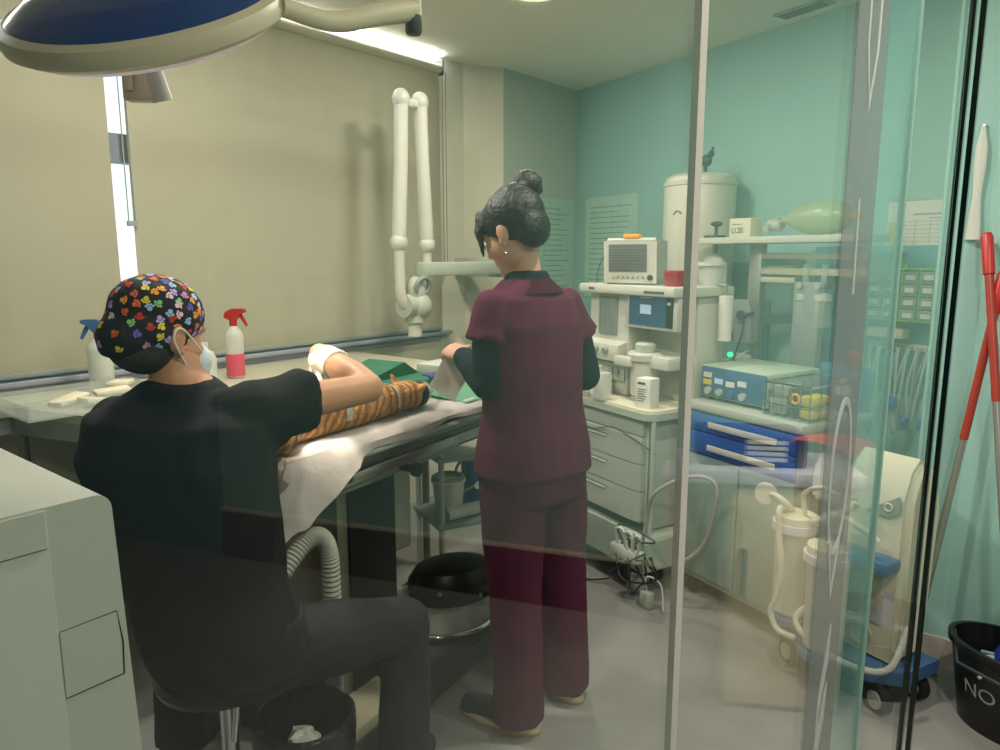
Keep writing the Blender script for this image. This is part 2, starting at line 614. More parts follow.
# ------------------------------------------------------------------ glass partition (fixed panes and sliding leaf)
GLM = rot(A_B, 'Z', (1.03, 1.66, 0))
m = M(); m.T = GLM; m.box(-1.4088, -0.640, -0.0025, 0.0025, 0.01, C - 0.01)
pa = struct('glass_partition_window_2', m, 'glasspane', 'fixed glass pane between the lobby and the treatment room', 'glass wall')
pa.name = 'window_2'
m = M(); m.T = GLM; m.box(-0.640, -0.632, -0.005, 0.005, 0.01, C - 0.01)
obj('pane_edge', m, 'edgeclear', pa)
m = M(); m.T = GLM; m.box(-4.3, -1.4212, -0.0025, 0.0025, 0.01, C - 0.01)
pb = struct('window_3', m, 'glasspane', 'large glass pane in front of the seated and standing people', 'glass wall')
m = M(); m.T = GLM; m.box(-1.421, -1.409, -0.0028, 0.0028, 0.0, C)
struct('trim_2', m, 'seal', 'slim grey upright joint between the two glass panes', 'trim')
m = M(); m.T = GLM; m.box(-0.631, -0.082, -0.0025, 0.0025, 0.02, C - 0.05)
dl = struct('door_1', m, 'leafglass', 'clear sliding glass door leaf with two dark upright edges', 'glass door')
m = M(); m.T = GLM; m.box(-0.040, -0.018, 0.001, 0.012, 0.02, C - 0.05)
obj('door_edge', m, 'edge', dl)
m = M(); m.T = GLM; m.box(-0.040, -0.018, -0.018, -0.007, 0.02, C - 0.05)
obj('door_edge', m, 'edge', dl)
# grey vinyl band with white outline marks and a teal film strip on the fixed pane
m = M(); m.T = GLM; m.box(-1.000, -0.845, -0.0048, -0.0032, 0.02, C - 0.05)
vy = obj('vinyl_band', m, 'vinyl', pa)
m = M(); m.T = GLM; m.box(-0.8449, -0.642, -0.0046, -0.0032, 0.02, C - 0.05)
obj('film_strip', m, 'tealfilm', pa)


def outline(pts, wd):
    m = M(); m.T = GLM
    m.tube([(x, -0.0052, z) for x, z in pts], wd, n=6, flat=0.25, up=(0, 1, 0))
    obj('vinyl_mark', m, 'vinylmark', vy)


outline([(-0.922 + 0.048 * math.cos(a), 1.155 + 0.105 * math.sin(a)) for a in [2 * PI * i / 28 for i in range(29)]], 0.006)
outline([(-0.955, 1.075), (-0.925, 0.985), (-0.895, 1.075)], 0.007)
outline([(-0.955, 1.90), (-0.95, 1.70), (-0.925, 1.63), (-0.90, 1.70), (-0.895, 1.90)], 0.005)
outline([(-0.945, 0.70), (-0.94, 0.84), (-0.905, 0.93), (-0.91, 0.88), (-0.94, 0.82)], 0.006)
outline([(-0.94, 0.76), (-0.905, 0.84), (-0.91, 0.79), (-0.94, 0.73)], 0.006)
outline([(-0.935, 1.52), (-0.93, 1.40)], 0.005)
outline([(-0.95, 0.35), (-0.93, 0.46), (-0.90, 0.56)], 0.006)
m = M(); m.T = GLM; m.box(-4.3, 1.0, -0.03, 0.05, C - 0.045, C - 0.0005)
struct('trim_3', m, 'alu', 'metal head rail of the glass partition', 'trim')

# ------------------------------------------------------------------ ceiling fittings
m = M(); m.T = rot(A_B, 'Z', (-0.35, 4.30, 0)); m.box(-3.4, -0.02, -0.060, -0.034, C - 0.010, C - 0.0005)
tag(obj('led_strip', m, 'led'), 'bright white light strip along the ceiling above the blinds', 'light')


def downlight(x, y, label):
    t = thing('ceiling_downlight', label, 'ceiling light', (x, y, C), 0, 'ceiling downlights')
    m = M(); m.lathe([(0.10, -0.001), (0.118, -0.004), (0.118, -0.014), (0.104, -0.018), (0.100, -0.010)], n=32); obj('rim', m, 'white', t)
    m = M(); m.lathe([(0.0, -0.002), (0.099, -0.002), (0.099, -0.010), (0.0, -0.012)], n=32); obj('diffuser', m, 'downlight', t)


downlight(0.15, 3.25, 'round warm ceiling downlight cut by the top of the picture')
downlight(-0.80, 2.25, 'added round ceiling downlight, out of view, brightening the left blind and operating table')
downlight(0.60, 1.95, 'round ceiling downlight between the glass and the standing person')
downlight(0.75, 0.40, 'round ceiling downlight in the lobby nearest the glass')
downlight(1.55, 0.95, 'added round ceiling downlight in the lobby, out of view, brightening the mirrored beige cabinet')
downlight(0.60, -0.90, 'round ceiling downlight in the lobby behind the viewer')

t = thing('ceiling_vent', 'small grey slotted air vent in the ceiling near the turquoise wall', 'vent', (1.371, 3.49, C), A_T)
m = M(); m.box(-0.13, 0.13, -0.045, 0.045, -0.010, -0.0005, 0.003); obj('frame', m, 'greypl', t)
m = M()
for i in range(4):
    m.box(-0.115, 0.115, -0.034 + i * 0.019, -0.024 + i * 0.019, -0.014, -0.0101)
obj('slat', m, 'dkgrey', t)

# ------------------------------------------------------------------ roller blinds


def blind(x0, x1, label, bright):
    t = thing('roller_blind', label, 'blind', BW(x0, -0.045, 0), A_B, 'roller blinds in the window')
    L = x1 - x0
    m = M(); g = []
    for i in range(13):
        u = L * i / 12
        g.append([(u, 0.004 * math.sin(u * 3.1) * (1 - k / 10), 1.03 + (2.445 - 1.03) * k / 10) for k in range(11)])
    m.sheet(g, 0.0015); obj('fabric', m, 'blind', t)
    m = M(); m.cyl((0, 0.0, 2.470), (L, 0.0, 2.470), 0.026, n=20); obj('roller_tube', m, 'blind', t)
    m = M(); m.box(0, L, -0.008, 0.008, 1.018, 1.036, 0.003); obj('bottom_rail', m, 'greypl', t)
    for x in (-0.006, L - 0.002):
        m = M(); m.box(x, x + 0.012, -0.03, 0.044, 2.435, 2.515, 0.003); obj('bracket', m, 'dkgrey', t)
    m = M()
    xs = L + 0.012 if bright else L + 0.045
    zb = 1.58 if bright is False else 1.39
    for dx in (0.0, 0.026):
        m.tube([(xs + dx, -0.012, 2.46), (xs + dx, -0.012, zb)], 0.0028, n=6)
    m.box(xs - 0.006, xs + 0.032, -0.018, -0.006, zb - 0.02, zb)
    obj('pull_chain', m, 'greypl', t)


blind(-3.35, -1.853, 'beige roller blind left of the bright window strip', False)
blind(-1.785, -0.040, 'beige roller blind right of the bright window strip, behind the jointed arm', True)

# ------------------------------------------------------------------ surgical lamp
lc = Vector((-0.598, 1.32, 1.862))
nt = Vector((-0.06, -0.55, 0.81)).normalized()
t = thing('surgical_lamp', 'blue domed surgical lamp with cream rim hanging at the upper left', 'lamp', lc, 0)
Q = nt.to_track_quat('Z', 'Y').to_matrix().to_4x4()
m = M(); m.T = Q @ Matrix.Diagonal((1.08, 1.08, 0.86, 1))
m.lathe([(0.0, 0.075), (0.06, 0.073), (0.12, 0.064), (0.17, 0.047), (0.205, 0.024), (0.205, 0.018), (0.0, 0.018)], n=48)
obj('dome', m, 'lampblue', t)
m = M(); m.T = Q @ Matrix.Diagonal((1.08, 1.08, 0.86, 1))
m.lathe([(0.19, 0.020), (0.207, 0.025), (0.218, 0.017), (0.223, 0.0), (0.221, -0.014), (0.208, -0.025), (0.19, -0.026), (0.0, -0.022), (0.0, 0.018)], n=48)
obj('rim', m, 'beige', t)
m = M(); m.T = Q @ Matrix.Diagonal((1.08, 1.08, 0.86, 1))
m.lathe([(0.0, -0.022), (0.20, -0.026), (0.19, -0.038), (0.13, -0.048), (0.10, -0.068), (0.06, -0.082), (0.0, -0.086)], n=48)
obj('lens', m, 'lens', t)
m = M(); m.T = Matrix.Identity(4); m.cyl(Vector((-0.622, 1.33, 1.835)) - lc, Vector((-0.606, 1.36, 1.722)) - lc, 0.013, 0.018, n=18)
obj('handle', m, 'white', t)
# boom and yoke
e = Vector((0, 0, 0)) + Q.to_3x3() @ Vector((0.236, -0.01, 0.0))
tip = Vector((-0.171, 1.52, 1.926)) - lc
ctrl = catmull([e, e.lerp(tip, 0.35) + Vector((0, 0, -0.022)), e.lerp(tip, 0.7) + Vector((0, 0, -0.010)), tip], 8)
m = M(); m.tube(ctrl, [0.012 + 0.005 * (i / (len(ctrl) - 1)) for i in range(len(ctrl))], n=14, flat=1.3); obj('arm', m, 'beige', t)
m = M(); m.cyl(tip + Vector((0.0, 0, -0.02)), Vector((tip.x, tip.y, C - lc.z - 0.002)), 0.016, n=18); obj('drop_tube', m, 'beige', t)
m = M(); m.lathe([(0.0, -0.048), (0.014, -0.046), (0.017, -0.040), (0.017, -0.012), (0.0, -0.012)], tip, n=18); obj('end_cap', m, 'dkgrey', t)
m = M()
bx = Vector((-0.711, 1.50, 1.775)) - lc
m.T = Matrix.Translation(bx) @ rot(0.10) @ Matrix.Scale(0.85, 4)
m.box(-0.034, 0.034, -0.02, 0.02, -0.030, 0.045, 0.005)
m.box(0.002, 0.006, -0.024, -0.019, -0.030, 0.03)
m.box(-0.026, -0.006, -0.028, -0.02, -0.012, 0.035, 0.004)
m.cyl((0, 0, 0.03), (0.02, -0.10, 0.08), 0.010, n=10)
obj('pivot_housing', m, 'beige', t)
sp = bpy.data.lights.new('surgical_lamp_light', 'SPOT')
sp.energy = 260
sp.color = (1.0, 0.90, 0.72)
sp.spot_size = math.radians(13)
sp.spot_blend = 0.5
sp.shadow_soft_size = 0.10
so = bpy.data.objects.new('surgical_lamp_light', sp)
so.location = lc - nt * 0.12
so.rotation_euler = (Vector((-0.505, 1.875, 0.98)) - so.location).to_track_quat('-Z', 'Y').to_euler()
COL.objects.link(so)

# ------------------------------------------------------------------ wall mounted jointed dental x-ray arm
t = thing('xray_arm', 'white jointed x-ray arm folded upright in front of the blind', 'x-ray unit', BW(-0.48, -0.35, 1.384), A_B)


def J(x, z, y=0.0):
    return Vector((x + 0.48, y, z - 1.384))


m = M(); m.box(0.0 - 0.045, 0.66, -0.035, 0.035, -0.040, 0.030, 0.010); m.box(0.60, 0.66, -0.05, 0.42, -0.06, 0.05, 0.01); obj('mounting_beam', m, 'offwhite', t)
m = M(); m.cyl(J(-0.468, 1.40), J(-0.468, 1.47), 0.022, n=16); obj('pivot', m, 'white', t)
m = M(); m.tube([J(-0.468, 1.50), J(-0.475, 1.62), J(-0.490, 1.90), J(-0.500, 2.17)], [0.034, 0.036, 0.033, 0.034], n=18); obj('lower_arm', m, 'white', t)
m = M(); m.ell(J(-0.468, 1.50), (0.042, 0.040, 0.048)); obj('joint', m, 'white', t)
m = M(); m.ell(J(-0.501, 2.185), (0.043, 0.040, 0.048)); m.cyl(J(-0.60, 2.165), J(-0.51, 2.170), 0.022, n=14); obj('joint', m, 'white', t)
m = M(); m.tube([J(-0.628, 2.17), J(-0.637, 1.90), J(-0.660, 1.54)], [0.034, 0.033, 0.035], n=18); obj('upper_arm', m, 'white', t)
m = M(); m.ell(J(-0.628, 2.180), (0.044, 0.040, 0.050)); obj('joint', m, 'white', t)
m = M(); m.ell(J(-0.662, 1.51), (0.044, 0.040, 0.050)); obj('joint', m, 'white', t)
m = M(); m.tube(catmull([J(-0.662, 1.49), J(-0.660, 1.32), J(-0.654, 1.25), J(-0.628, 1.205), J(-0.59, 1.195)]), 0.026, n=14); obj('yoke', m, 'white', t)
m = M(); m.ell(J(-0.545, 1.195), (0.070, 0.080, 0.075)); m.ell(J(-0.555, 1.265), (0.052, 0.055, 0.080)); m.cyl(J(-0.565, 1.15), J(-0.565, 1.115), 0.052, n=18)
m.cyl(J(-0.64, 1.20), J(-0.59, 1.20), 0.058, n=20)
hd = obj('tube_head', m, 'offwhite', t)
m = M(); m.cyl(J(-0.565, 1.12), J(-0.565, 1.045), 0.036, n=20); obj('collimator', m, 'white', hd)
m = M(); m.torus(J(-0.55, 1.295, -0.045), 0.045, 0.012, ax=(0, 1, 0.3)); obj('grip_ring', m, 'greypl', hd)

# ------------------------------------------------------------------ worktop along the window
t = thing('worktop', 'pale worktop on white cabinets under the blinds', 'worktop', BW(-1.3, 0, 0), A_B)
top = [(-1.6, -0.022), (-1.6, -0.24), (-1.02, -0.26), (-0.86, -0.84), (0.52, -0.72), (0.60, -0.60), (0.60, -0.022)]
top = [(x, y) for x, y in top]
m = M(); m.prism(top, 0.925, 0.955, 'xy'); obj('top_board', m, mat('worktop_laminate', '#b3af9b', 0.45, var=0.02), t)
m = M(); m.prism([(-1.58, -0.05), (-1.58, -0.22), (-1.03, -0.24), (-0.86, -0.82), (0.50, -0.70), (0.57, -0.58), (0.57, -0.05)], 0.865, 0.9245, 'xy'); obj('apron', m, 'greypl', t)
for (x, y) in ((-1.02, -0.30), (-0.84, -0.79), (0.48, -0.66)):
    m = M(); m.cyl((x, y, 0.001), (x, y, 0.865), 0.017, n=14); obj('leg', m, 'satin_steel', t)
m = M(); m.box(-0.55, 0.45, -0.58, -0.05, 0.08, 0.864, 0.004); obj('cupboard', m, 'cabwhite', t)
for i in range(2):
    m = M(); m.box(-0.54 + 0.495 * i, -0.055 + 0.495 * i, -0.598, -0.581, 0.10, 0.85, 0.004); obj('door', m, 'white', t)
# acrylic tray with packets
P = BW(-2.16, -0.40, 0.956)
t = thing('instrument_tray', 'shallow clear tray of white packets on the left end of the worktop', 'tray', P, A_B)
m = M(); m.box(-0.22, 0.22, -0.16, 0.16, 0.0, 0.006)
for (a, b, c, d) in ((-0.22, 0.22, -0.16, -0.152), (-0.22, 0.22, 0.152, 0.16), (-0.22, -0.212, -0.16, 0.16), (0.212, 0.22, -0.16, 0.16)):
    m.box(a, b, c, d, 0.0, 0.05)
obj('tray_body', m, 'clear', t)
pk = [(-0.03, 0.04, 0.3, 'gauze packet leaning at the left of the pile'), (0.10, 0.02, -0.2, 'gauze packet lying flat at the front of the pile'),
      (0.16, 0.09, 0.9, 'gauze packet tilted at the right of the pile'), (0.02, -0.06, 0.1, 'gauze packet at the near edge of the pile')]
for i, (x, y, a, lb) in enumerate(pk):
    q = Matrix.Translation(P) @ Matrix.Rotation(A_B, 4, 'Z') @ Vector((x, y, 0.010 + 0.012 * (i % 3)))
    m = M(); m.T = Matrix.Rotation(0.12 * (i - 1.5), 4, 'Y'); m.box(-0.055, 0.055, -0.035, 0.035, 0.0, 0.018, 0.006)
    tag(obj('gauze_packet', m, 'card', None, q, A_B + a), 'white ' + lb + ' in the clear tray', 'packet', 'gauze packets in the tray')
q = BW(-2.05, -0.62, 0.960)
m = M(); m.tube([(-0.10, 0, 0.004), (0.10, 0.0, 0.004)], 0.004, n=8); m.torus((-0.115, 0.012, 0.004), 0.014, 0.003); m.torus((-0.115, -0.012, 0.004), 0.014, 0.003)
tag(obj('scissors', m, 'steel', None, q, A_B - 0.3), 'thin steel scissors lying on the worktop by the packets', 'scissors')
q = BW(-1.90, -0.60, 0.956)
m = M()
m.sheet([[(0.30 * i / 6 - 0.15, 0.2 * j / 4 - 0.1, 0.002 + 0.004 * noise.noise(Vector((i * .7, j * .9, 3)))) for j in range(5)] for i in range(7)], 0.001)
tag(obj('paper_sheet', m, 'paper', None, q, A_B + 0.2), 'flat white paper sheet on the worktop beside the tray', 'paper')


def spray(name, loc, rz, bodymat, trig, label, fluid=None, h=0.20, r=0.037):
    t = thing(name, label, 'spray bottle', loc, rz)
    m = M(); m.lathe([(0, 0), (r * .92, 0), (r, 0.006), (r, h * .78), (r * .9, h * .86), (r * .45, h * .96), (0.013, h), (0, h)], n=24); b = obj('bottle', m, bodymat, t)
    if fluid:
        m = M(); m.lathe([(0, 0.003), (r * .95, 0.004), (r * 1.015, 0.01), (r * 1.015, h * .46), (0, h * .46)], n=24); obj('fluid', m, fluid, b)
    m = M(); m.cyl((0, 0, h - .004), (0, 0, h + .022), 0.015, n=16); obj('neck_collar', m, trig, t)
    m = M()
    m.prism([(-0.035, h + .030), (-0.028, h + .052), (0.0, h + .066), (0.046, h + .066), (0.050, h + .050), (0.034, h + .046), (0.016, h + .020), (-0.012, h + .020)], -0.011, 0.011)
    m.cyl((0.046, 0, h + .058), (0.056, 0, h + .058), 0.006, n=10)
    hd = obj('spray_head', m, trig, t)
    m = M(); m.tube([(0.030, 0, h + .046), (0.044, 0, h + .022), (0.058, 0, h - .004)], [0.006, 0.006, 0.004], n=8, flat=1.4); obj('trigger', m, trig, hd)
    return t


spray('spray_bottle', BW(-1.539, -0.30, 0.956), A_B - 1.0, 'milky', 'red', 'spray bottle of pink liquid with a red trigger on the worktop', 'pinkfluid', 0.215, 0.036)
spray('spray_bottle', BW(-2.02, -0.21, 0.956), A_B + 2.4, 'milky', 'blueplastic', 'milky spray bottle with a blue trigger partly behind the patterned cap', None, 0.20, 0.042)
t = thing('dispenser_bottle', 'white bottle beside the face of the seated person, on the worktop', 'bottle', BW(-1.736, -0.42, 0.956), A_B)
m = M(); m.lathe([(0, 0), (0.04, 0), (0.042, 0.01), (0.042, 0.11), (0.030, 0.135), (0.012, 0.145), (0, 0.145)]); obj('bottle', m, 'milky', t)
m = M(); m.lathe([(0, 0.145), (0.014, 0.145), (0.014, 0.17), (0, 0.17)]); obj('cap', m, 'white', t)

# ------------------------------------------------------------------ analyser cabinet at left foreground
Cc = Vector((-0.534, 0.95, 0))
t = thing('analyser_cabinet', 'tall white machine cabinet with panel seams in the left foreground', 'cabinet', Cc, A_B)
# local x to the right along the front, y towards the window; front face at y=0, right end x=0
m = M()
zt = 1.130
prof = []
R_ = 0.022
for i in range(7):
    a = PI / 2 * i / 6
    prof.append((-R_ + R_ * math.sin(a), zt - R_ + R_ * math.cos(a)))
poly = [(-0.75, zt)] + prof + [(0.012, 0.70), (0.03, 0.03), (-0.75, 0.03)]
m.prism(poly, 0.0, 0.52)
obj('housing', m, 'cabwhite', t)
m = M(); m.prism([(-0.75, 0.0), (-0.75, -0.006), (-0.085, -0.006), (-0.081, -0.001), (-0.081, 0.0)], 1.0775, 1.127, 'xy'); obj('upper_panel', m, 'cabwhite', t)
m = M(); m.prism([(-0.75, 0.0), (-0.75, -0.003), (-0.084, -0.003), (-0.081, -0.001), (-0.081, 0.0)], 0.06, 1.0755, 'xy'); obj('lower_panel', m, 'cabwhite', t)
m = M(); m.prism([(-0.0795, 0.957), (-0.006, 0.9585), (-0.0005, 0.910), (-0.003, 0.8605), (-0.0795, 0.8600)], -0.0008, 0.002)
hh = obj('flap_recess', m, 'black', t)
m = M(); m.prism([(-0.0800, 0.9562), (-0.0075, 0.9572), (-0.0040, 0.910), (-0.0060, 0.8635), (-0.0800, 0.8625)], -0.0024, -0.0009); obj('flap', m, 'cabwhite', hh)

# ------------------------------------------------------------------ operating table
t = thing('operating_table', 'steel pedestal operating table with side rails and green mattress', 'table', TB(0.6, 0.26, 0), A_TB)


def tb(x, y, z):
    return Vector((x - 0.6, y - 0.26, z))


def tbox(m, x0, x1, y0, y1, z0, z1, b=0.0):
    return m.box(x0 - 0.6, x1 - 0.6, y0 - 0.26, y1 - 0.26, z0, z1, b)


m = M(); tbox(m, 0.0, 1.30, 0.0, 0.52, 0.865, 0.895, 0.004); obj('table_top', m, 'satin_steel', t)
m = M(); tbox(m, 0.02, 1.28, 0.005, 0.515, 0.8955, 0.955, 0.016); obj('mattress', m, 'mattress', t)
for y in (-0.035, 0.54):
    m = M(); tbox(m, 0.06, 1.24, y, y + 0.010, 0.842, 0.872, 0.002)
    for x in (0.12, 0.65, 1.18):
        tbox(m, x, x + 0.03, min(y, 0.0) if y < 0 else 0.515, 0.005 if y < 0 else y + 0.005, 0.85, 0.864)
    obj('side_rail', m, 'steel', t)
m = M(); m.cyl(tb(0.05, -0.012, 0.905), tb(1.28, -0.012, 0.905), 0.009, n=12); obj('piping', m, 'greypl', t)
m = M(); tbox(m, 0.01, 0.75, 0.03, 0.49, 0.795, 0.836, 0.003); tbox(m, -0.005, 0.02, 0.03, 0.49, 0.765, 0.862, 0.003); obj('lower_frame', m, 'greypl', t)
m = M(); tbox(m, 0.55, 1.15, 0.06, 0.46, 0.79, 0.864, 0.003); obj('tilt_housing', m, 'dkgrey', t)
m = M(); tbox(m, 0.20, 0.44, 0.08, 0.33, 0.1105, 0.794, 0.006); obj('column', m, 'satin_steel', t)
m = M(); tbox(m, 0.242, 0.448, 0.072, 0.0795, 0.1105, 0.79); obj('column_cover', m, 'black', t)
m = M(); tbox(m, 0.08, 1.02, -0.06, 0.46, 0.03, 0.11, 0.012); obj('base', m, mat('table_base_grey', '#34383a', 0.75), t)
m = M(); tbox(m, 0.085, 0.34, -0.055, 0.079, 0.1105, 0.15, 0.004); obj('base_cover', m, 'beige', t)
for (x, y) in ((0.12, 0.0), (0.96, 0.0), (0.12, 0.41), (0.96, 0.41)):
    m = M(); m.cyl(tb(x, y, 0.0), tb(x, y, 0.03), 0.025, n=14); obj('foot', m, 'rubber', t)
m = M(); m.cyl(tb(0.42, -0.03, 0.815), tb(0.42, 0.02, 0.815), 0.012, n=12); m.cyl(tb(0.42, -0.045, 0.815), tb(0.42, -0.03, 0.815), 0.022, n=16); obj('clamp_knob', m, 'black', t)

# drape / absorbent pad over near edge and left end
m = M(); g = []
n_s = 34
for i in range(n_s):
    s = i / (n_s - 1)
    x = -0.02 + 1.0 * s
    drop = 0.012 + 0.12 * max(0, 1 - s / 0.22) + 0.028 * (1 - s) + 0.006 * math.sin(17 * s)
    wob = 0.006 * math.sin(23 * s) + 0.004 * math.sin(51 * s)
    row = []
    for (yy, zz) in ((0.20, 0.9585), (0.13, 0.9585), (0.06, 0.9585), (0.015, 0.960)):
        row.append(TB(x, yy, zz + 0.001 + 0.0015 * noise.noise(Vector((x * 18, yy * 18, 0)))))
    row.append(TB(x, -0.012 - 0.3 * abs(wob), 0.952))
    for k in range(1, 6):
        row.append(TB(x, -0.026 - 0.02 * (drop > 0.05) * k / 5 + wob * k / 5, 0.944 - drop * k / 5))
    g.append(row)
# wrap round the left end of the table
pre = []
for i in range(7):
    u = (7 - i) / 7
    row = []
    for k, (yy, zz) in enumerate(((0.20, 0), (0.13, 0), (0.06, 0), (0.015, 0))):
        row.append(TB(-0.02 - 0.035 * min(1, u * 2.2), yy, 0.9600 - 0.20 * max(0, u - 0.3) / 0.7))
    row.append(TB(-0.02 - 0.075 * min(1, u * 1.6), -0.012, 0.952 - 0.20 * max(0, u - 0.3) / 0.7))
    for k in range(1, 6):
        row.append(TB(-0.02 - 0.085 * min(1, u * 1.4), -0.03 - 0.012 * k / 5 + 0.008 * math.sin(6 * u + k), 0.944 - 0.165 * k / 5 - 0.035 * max(0, u - 0.3) / 0.7))
    pre.append(row)
m.sheet(pre + g, 0.002)
tag(obj('surgical_drape', m, 'pad', world=True), 'white absorbent pad draped over the near edge of the operating table', 'drape')

# green cushion and cloths at the head end
m = M(); m.T = rot(A_TB, 'Z', TB(0.66, 0.34, 0.958)); m.box(-0.13, 0.27, -0.13, 0.14, 0, 0.055, 0.02)
m.prism([(-0.13, 0.045), (0.16, 0.105), (0.27, 0.04), (0.27, 0.02), (-0.13, 0.02)], -0.02, 0.15)
tag(obj('cushion', m, 'greensheet'), 'dark green wedge cushion behind the head of the cat', 'cushion')
m = M()
m.sheet([[TB(0.74 + 0.44 * i / 10, -0.005 + 0.22 * j / 5, 0.960 + 0.018 * (j / 5) + 0.006 * noise.noise(Vector((i * .5, j * .6, 1)))) for j in range(6)] for i in range(11)], 0.004)
tag(obj('folded_cloth', m, 'mint', world=True), 'mint green folded cloth at the head end of the operating table', 'cloth')
m = M()
m.T = rot(A_TB - 0.4, 'Z', TB(0.90, 0.22, 0.985)); m.box(-0.06, 0.05, -0.04, 0.04, 0, 0.035, 0.012)
tag(obj('pouch', m, 'navy'), 'small navy pouch on the green cloth under the white packet', 'pouch')
# tubing coil on head end
P = TB(1.04, 0.30, 0.985)
t = thing('tubing_box', 'low white instrument box with tubing at the far end of the operating table', 'box', P, A_TB)
m = M(); m.box(-0.10, 0.12, -0.06, 0.06, 0, 0.055, 0.006); obj('box_body', m, 'offwhite', t)
m = M(); m.tube(catmull([(-0.10, -0.05, 0.03), (0.0, -0.10, 0.04), (0.10, -0.09, 0.06), (0.13, 0.0, 0.07), (0.06, 0.05, 0.075)]), 0.008, n=8); obj('tubing', m, 'hose', t)

# ------------------------------------------------------------------ cat
cm = bpy.data.materials.new('ginger_tabby_fur')
cm.use_nodes = True
nt_ = cm.node_tree
pr = nt_.nodes['Principled BSDF']
pr.inputs['Roughness'].default_value = 0.85
tc = nt_.nodes.new('ShaderNodeTexCoord')
mp = nt_.nodes.new('ShaderNodeMapping')
mp.inputs['Rotation'].default_value = (0, 0, -A_TB)
wv = nt_.nodes.new('ShaderNodeTexWave')
wv.inputs['Scale'].default_value = 9
wv.inputs['Distortion'].default_value = 11
wv.inputs['Detail'].default_value = 3
ns = nt_.nodes.new('ShaderNodeTexNoise')
ns.inputs['Scale'].default_value = 130
ns.inputs['Detail'].default_value = 6
rp = nt_.nodes.new('ShaderNodeValToRGB')
rp.color_ramp.elements[0].color = lin('#94602c') + (1,)
rp.color_ramp.elements[1].color = lin('#cf9a5e') + (1,)
rp.color_ramp.elements[0].position = 0.25
rp.color_ramp.elements[1].position = 0.75
ad = nt_.nodes.new('ShaderNodeMath'); ad.operation = 'MULTIPLY_ADD'; ad.inputs[1].default_value = 0.5
hf = nt_.nodes.new('ShaderNodeMath'); hf.operation = 'MULTIPLY'; hf.inputs[1].default_value = 0.55
bp = nt_.nodes.new('ShaderNodeBump'); bp.inputs['Strength'].default_value = 0.8; bp.inputs['Distance'].default_value = 0.01
L_ = nt_.links.new
L_(tc.outputs['Object'], mp.inputs['Vector']); L_(mp.outputs['Vector'], wv.inputs['Vector']); L_(tc.outputs['Object'], ns.inputs['Vector'])
L_(wv.outputs['Fac'], hf.inputs[0]); L_(ns.outputs['Fac'], ad.inputs[0]); L_(hf.outputs[0], ad.inputs[2])
L_(ad.outputs[0], rp.inputs['Fac']); L_(rp.outputs['Color'], pr.inputs['Base Color']); L_(ns.outputs['Fac'], bp.inputs['Height']); L_(bp.outputs['Normal'], pr.inputs['Normal'])
MT['fur'] = cm
MT['shaved'] = mat('shaved_skin', '#9a8276', 0.6, var=0.08, scale=40)
MT['wound'] = mat('surgical_opening', '#a33240', 0.35, var=0.2, scale=80)
MT['catpink'] = mat('ear_pink', '#d88f70', 0.7, var=0.05)

m = M()
mat0 = 0.9605
sp_ = [(-0.06, 0.09, 0.05, 0.050), (0.02, 0.10, 0.055, 0.060), (0.12, 0.105, 0.060, 0.066), (0.22, 0.10, 0.062, 0.068), (0.32, 0.095, 0.062, 0.066), (0.40, 0.09, 0.056, 0.056), (0.46, 0.085, 0.050, 0.044), (0.52, 0.085, 0.052, 0.044)]
m.limb([TB(x, y, mat0 + z * 0.98) for x, y, z, r in sp_], [r * 0.98 for x, y, z, r in sp_], n=16, up=(0, 0, 1))
# head
m.ell(TB(0.545, 0.088, mat0 + 0.050), (0.050, 0.048, 0.047))
m.ell(TB(0.585, 0.090, mat0 + 0.043), (0.030, 0.030, 0.027))
m.ell(TB(0.608, 0.090, mat0 + 0.036), (0.018, 0.022, 0.018))
# ears: cones
for (b0, tp) in (((0.520, 0.112, 0.080), (0.505, 0.124, 0.122)), ((0.565, 0.052, 0.070), (0.576, 0.038, 0.088))):
    m.tube([TB(b0[0], b0[1], mat0 + b0[2]), TB((b0[0] + tp[0]) / 2, (b0[1] + tp[1]) / 2, mat0 + (b0[2] + tp[2]) / 2), TB(tp[0], tp[1], mat0 + tp[2])], [0.025, 0.018, 0.006], n=10, flat=0.55)
# legs: front pair forward to the far side, hind pair at the left end
for pts, rr in (([(0.42, 0.12, 0.075), (0.46, 0.20, 0.06), (0.53, 0.25, 0.035), (0.60, 0.26, 0.02)], [0.030, 0.022, 0.017, 0.018]),
                ([(0.40, 0.08, 0.05), (0.44, 0.17, 0.03), (0.52, 0.20, 0.022), (0.58, 0.19, 0.02)], [0.030, 0.022, 0.017, 0.018]),
                ([(0.02, 0.10, 0.07), (0.06, 0.20, 0.06), (-0.05, 0.24, 0.04), (-0.13, 0.22, 0.022)], [0.050, 0.036, 0.022, 0.018]),
                ([(0.0, 0.08, 0.045), (-0.03, 0.03, 0.040), (-0.10, 0.06, 0.028), (-0.17, 0.05, 0.022)], [0.050, 0.040, 0.024, 0.019])):
    m.limb([TB(x, y, mat0 + z) for x, y, z in pts], rr, n=12)
tl = catmull([TB(-0.09, 0.10, mat0 + 0.035), TB(-0.16, 0.13, mat0 + 0.02), TB(-0.20, 0.20, mat0 + 0.016), TB(-0.17, 0.27, mat0 + 0.015)], 4)
m.tube(tl, [0.017 - 0.007 * i / (len(tl) - 1) for i in range(len(tl))], n=10)
cat = obj('cat', None, 'fur', mesh=blob(m, 0.0055, 3, disp=folds(0.0012, 60, 60, 2, False)), world=False)
cat.data.transform(Matrix.Translation(-TB(0.2, 0.1, mat0)))
cat.location = TB(0.2, 0.1, mat0)
tag(cat, 'ginger tabby cat lying on its side on the operating table', 'cat')


